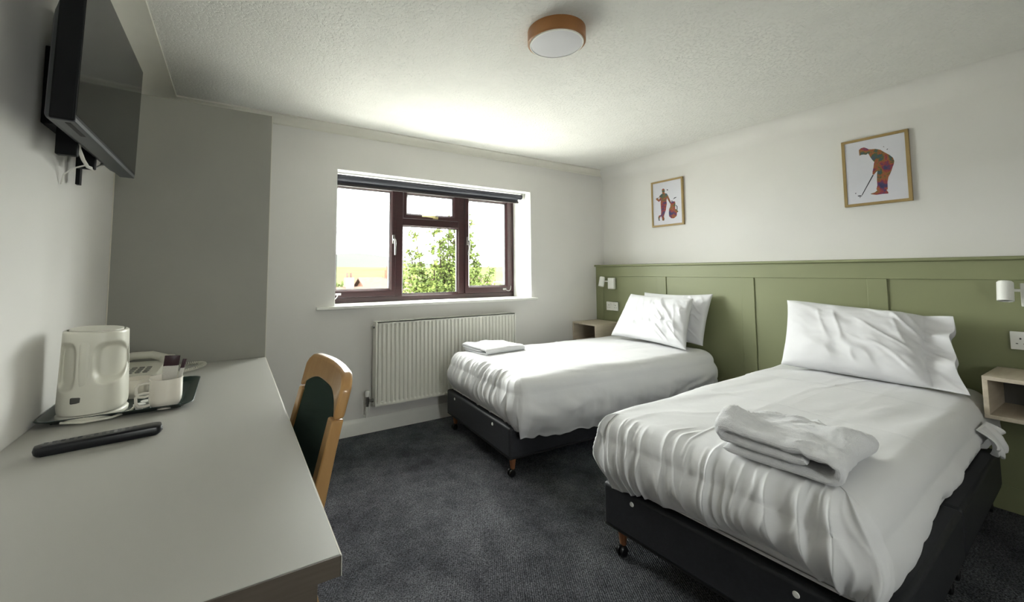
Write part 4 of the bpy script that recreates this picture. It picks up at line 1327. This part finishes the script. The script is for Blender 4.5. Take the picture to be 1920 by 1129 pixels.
# ---------------------------------------------------------------- outdoors, seen through the window
m_field = mat('field_green', '#333a24', .95, var='#3c422b', vscale=.02, detail=6, spec=0)
m_hill = mat('hazy_hill', '#343633', .95, var='#313330', vscale=.004, detail=5, spec=0)
m_leaf = mat('young_leaf', '#2e3819', .9, var='#454e23', spec=.1, vscale=3)
m_leafdk = mat('hedge_leaf', '#333a1e', .9, var='#3e4325', spec=.1, vscale=1)
m_bark = mat('bark', '#1d1914', .9, var='#26211b', vscale=20, stretch=(4, 4, 1), spec=0)
m_brick = mat('brick_wall', '#4a352c', .9, var='#523c32', vscale=6, spec=0)
m_roof = mat('roof_tile', '#40332e', .9, var='#483a34', vscale=4, spec=0)
m_render = mat('pale_render', '#454440', .9, spec=0)
GZ_ = -3.2
def terrain(name, x0, x1, y0, y1, nx, ny, h, m, label, cat):
    P = np.zeros((ny, nx, 3))
    for j in range(ny):
        for i in range(nx):
            x = x0 + (x1 - x0) * i / (nx - 1); y = y0 + (y1 - y0) * j / (ny - 1)
            P[j, i] = (x, y, h(x, y))
    return prop(grid_mesh(name, P, m), kind='structure')
prop(mesh('ground', bx(-30, 60, -30, 24, GZ_ - .2, GZ_), mat('pale_bounce_ground', '#cbc9c3', .95)), kind='structure')  # unseen near ground, coloured pale to bounce light onto the ceiling
g = terrain('ground', -60, 160, 24, 260, 60, 60, lambda x, y: GZ_ - 3 * sstep(15, 60, y) + .6 * vnoise(x * .03, y * .03, 3) * sstep(20, 60, y), m_field, 'field outside the window', 'field')
terrain('far_fields', -300, 900, 255, 760, 60, 30, lambda x, y: -6 + 16 * sstep(255, 700, y) + 4 * vnoise(x * .008, y * .006, 5) * sstep(260, 400, y), m_field, 'far fields below the hill', 'field')
terrain('distant_hill', -600, 1900, 750, 1500, 80, 20, lambda x, y: 4 + (34 * math.exp(-((x - 250) / 170) ** 2) + 15 + 9 * vnoise(x * .006, 0, 9)) * sstep(750, 1200, y), m_hill, 'low hazy hill on the horizon', 'hill')

# tree outside the centre pane
tree = thing('garden_tree', 'young tree with small light green leaves outside the middle window pane', 'tree', (3.9, 8.2, GZ_))
rng = random.Random(5)
bm = NB()
tube(bm, [(3.9, 8.2, GZ_), (3.88, 8.2, -1.6), (3.9, 8.22, -.4)], .075, 10, taper=.7)
leaf_pts = []
lead = [(2.95, .85), (3.12, 1.15), (3.3, 1.55), (3.42, 1.45), (3.6, 1.3), (3.75, 1.65), (3.95, 2.05), (4.15, 2.55), (4.3, 1.9), (4.45, 1.7), (4.6, 1.35), (4.75, 1.3), (5.0, 1.55), (4.9, .9), (3.4, .9), (3.9, 1.2), (4.2, 1.2), (4.35, 2.3), (4.05, 2.3), (5.15, 1.15), (3.2, 1.85), (3.38, 1.9), (4.0, 2.25), (4.5, 2.25), (4.32, 2.65), (4.2, 2.1), (3.85, 1.6), (4.6, 1.9), (3.6, 1.75)]
for i, (tx, tz) in enumerate(lead):
    ty = 8.2 + rng.uniform(-.7, .7)
    b0 = Vector((3.9 + rng.uniform(-.1, .1), 8.2, rng.uniform(-1.2, -.2)))
    b3 = Vector((tx, ty, tz))
    mid = b0.lerp(b3, .45) + Vector(((tx - 3.9) * .25, 0, -.12))
    pts = [b0.lerp(mid, t).lerp(mid.lerp(b3, t), t) for t in [k / 9 for k in range(10)]]
    tube(bm, pts, .030, 5, taper=.3)
    for k in range(3, 10):
        p = pts[k]
        for _ in range(4):
            q = p + Vector((rng.uniform(-.28, .28), rng.uniform(-.3, .3), rng.uniform(.05, .30))) * (1.15 - k / 12)
            tube(bm, [p, p.lerp(q, .5) + Vector((0, 0, -.01)), q], .008, 3, taper=.5)
            for _ in range(11):
                leaf_pts.append(p.lerp(q, rng.uniform(.1, 1.1)) + Vector([rng.gauss(0, .035) for _ in range(3)]))
mesh('trunk_and_branches', bm, m_bark, tree, smooth=True)
for _ in range(5200):     # denser skirt of foliage low down
    a = rng.uniform(0, 2 * PI); rr = rng.random() ** .5
    x = 3.95 + 1.15 * rr * math.cos(a); y = 8.2 + .8 * rr * math.sin(a)
    top_ = 1.15 + .25 * math.sin(x * 5) + .1 * math.sin(x * 13 + 1)
    z = -.6 + (top_ + .6) * rng.random() ** .8
    if abs(x - 3.95) > 1.0 and z > .9: continue
    leaf_pts.append(Vector((x, y, z)))
vs, fs = [], []
for p in leaf_pts:
    s_ = rng.uniform(.030, .055)
    d = Vector((rng.gauss(0, 1), rng.gauss(0, 1), rng.gauss(0, .7))).normalized()
    e = d.cross(Vector((rng.gauss(0, 1), rng.gauss(0, 1), rng.gauss(0, 1)))).normalized()
    n0 = len(vs)
    k_ = d.cross(e) * s_ * .25
    vs += [p - d * s_, p + e * s_ * .6 + k_, p + d * s_, p - e * s_ * .6 + k_]
    fs += [(n0, n0 + 1, n0 + 2), (n0, n0 + 2, n0 + 3)]
off = tree.location
me = bpy.data.meshes.new('foliage'); me.from_pydata([tuple(v - off) for v in vs], [], fs); me.materials.append(m_leaf)
fo = bpy.data.objects.new('foliage', me); C.objects.link(fo); fo.parent = tree; fo['kind'] = 'stuff'

# hedge and bushes further down the slope
def bush(label, cx, cy, zt, rx, rz, n, seed, base=-4.5):
    t = thing('bush', label, 'bush', (cx, cy, base), 'bushes beyond the garden')
    rg = random.Random(seed)
    bm = NB(); tube(bm, [(cx, cy, base), (cx, cy, zt - rz)], .08, 6); mesh('stem', bm, m_bark, t)
    vs, fs = [], []
    for _ in range(n):
        d = Vector((rg.gauss(0, 1), rg.gauss(0, 1), rg.gauss(0, 1))).normalized() * rg.uniform(.65, 1)
        p = Vector((cx + d.x * rx, cy + d.y * rx * .7, zt - rz + d.z * rz)) - t.location
        s_ = rg.uniform(.12, .26)
        a = Vector((rg.gauss(0, 1), rg.gauss(0, 1), rg.gauss(0, 1))).normalized() * s_
        b = a.cross(Vector((rg.gauss(0, 1), rg.gauss(0, 1), rg.gauss(0, 1)))).normalized() * s_ * .6
        n0 = len(vs); vs += [p - a, p + b, p + a, p - b]; fs += [(n0, n0 + 1, n0 + 2, n0 + 3)]
    me = bpy.data.meshes.new('foliage'); me.from_pydata([tuple(v) for v in vs], [], fs); me.materials.append(m_leafdk)
    o = bpy.data.objects.new('foliage', me); C.objects.link(o); o.parent = t; o['kind'] = 'stuff'
for i, (cx, cy, zt, rx, rz, lab) in enumerate(((7.0, 44, 1.0, 3.6, 3.2, 'rounded hazy bush at the far left of the left window pane'), (14.6, 48, .6, 3.8, 3.0, 'rounded hazy bush low in the middle of the left window pane'), (20.5, 42, 1.0, 3.6, 3.2, 'rounded hazy bush low at the right of the left window pane'), (30, 40, .9, 4.6, 3.0, 'rounded hazy bush low in the right window pane'), (39.5, 48, .5, 4.2, 3.0, 'rounded hazy bush at the right edge of the right window pane'))):
    bush(lab, cx, cy, zt, rx, rz, 1500, 50 + i, base=-6)

def house(label, cx, cy, w_, d_, ze, zr, mw, chim=True, base=-6, rot=0):
    h = thing('house', label, 'house', (cx, cy, base), 'rooftops below the window')
    mesh('walls', bx(cx - w_ / 2, cx + w_ / 2, cy - d_ / 2, cy + d_ / 2, base, ze), mw, h)
    bm = NB()
    e = .3
    A = [(cx - w_ / 2 - e, cy - d_ / 2 - e, ze - .15), (cx + w_ / 2 + e, cy - d_ / 2 - e, ze - .15), (cx + w_ / 2 + e, cy, zr), (cx - w_ / 2 - e, cy, zr)]
    B = [(cx - w_ / 2 - e, cy + d_ / 2 + e, ze - .15), (cx + w_ / 2 + e, cy + d_ / 2 + e, ze - .15), (cx + w_ / 2 + e, cy, zr), (cx - w_ / 2 - e, cy, zr)]
    for Q in (A, B):
        lo = [bm.verts.new(p) for p in Q]; hi = [bm.verts.new((p[0], p[1], p[2] + .12)) for p in Q]
        for i in range(4): bm.faces.new((lo[i], lo[(i + 1) % 4], hi[(i + 1) % 4], hi[i]))
        bm.faces.new(lo); bm.faces.new(hi)
    bmesh.ops.recalc_face_normals(bm, faces=bm.faces)
    mesh('roof', bm, m_roof, h)
    for s in (-1, 1):
        bm = NB()
        x = cx + s * (w_ / 2 - .05)
        prism([(cy - d_ / 2, ze), (cy + d_ / 2, ze), (cy, zr)], x - .05, x + .05, Matrix(((0, 0, 1, 0), (1, 0, 0, 0), (0, 1, 0, 0), (0, 0, 0, 1))), bm)
        mesh('gable', bm, mw, h)
    if chim:
        c = mesh('chimney', bx(cx - .25, cx + .25, cy - .3, cy + .3, zr - .5, zr + .7), mw, h)
        for dx in (-.12, .12):
            mesh('chimney_pot', lathe([(.08, zr + .7), (.07, zr + 1.0)], (cx + dx, cy, 0), 10), m_roof, c)
    for k in (-1, 1):
        w2 = mesh('window', bx(cx + k * w_ / 4 - .4, cx + k * w_ / 4 + .4, cy - d_ / 2 - .03, cy - d_ / 2, ze - 1.5, ze - .5), m_white, h)
        mesh('pane', bx(cx + k * w_ / 4 - .34, cx + k * w_ / 4 + .34, cy - d_ / 2 - .04, cy - d_ / 2 - .03, ze - 1.44, ze - .56), m_darkg, w2)
house('pale house with a chimney, lowest left in the left window pane', 6.2, 27, 4.2, 6, -1.0, .15, m_render)
house('brick house with a brown roof at the right of the left window pane', 11.0, 34, 4.4, 6, -.6, .65, m_brick)
house('brick house with a brown roof behind the leafy tree', 16.5, 32, 5, 6, -.6, .6, m_brick, chim=False)
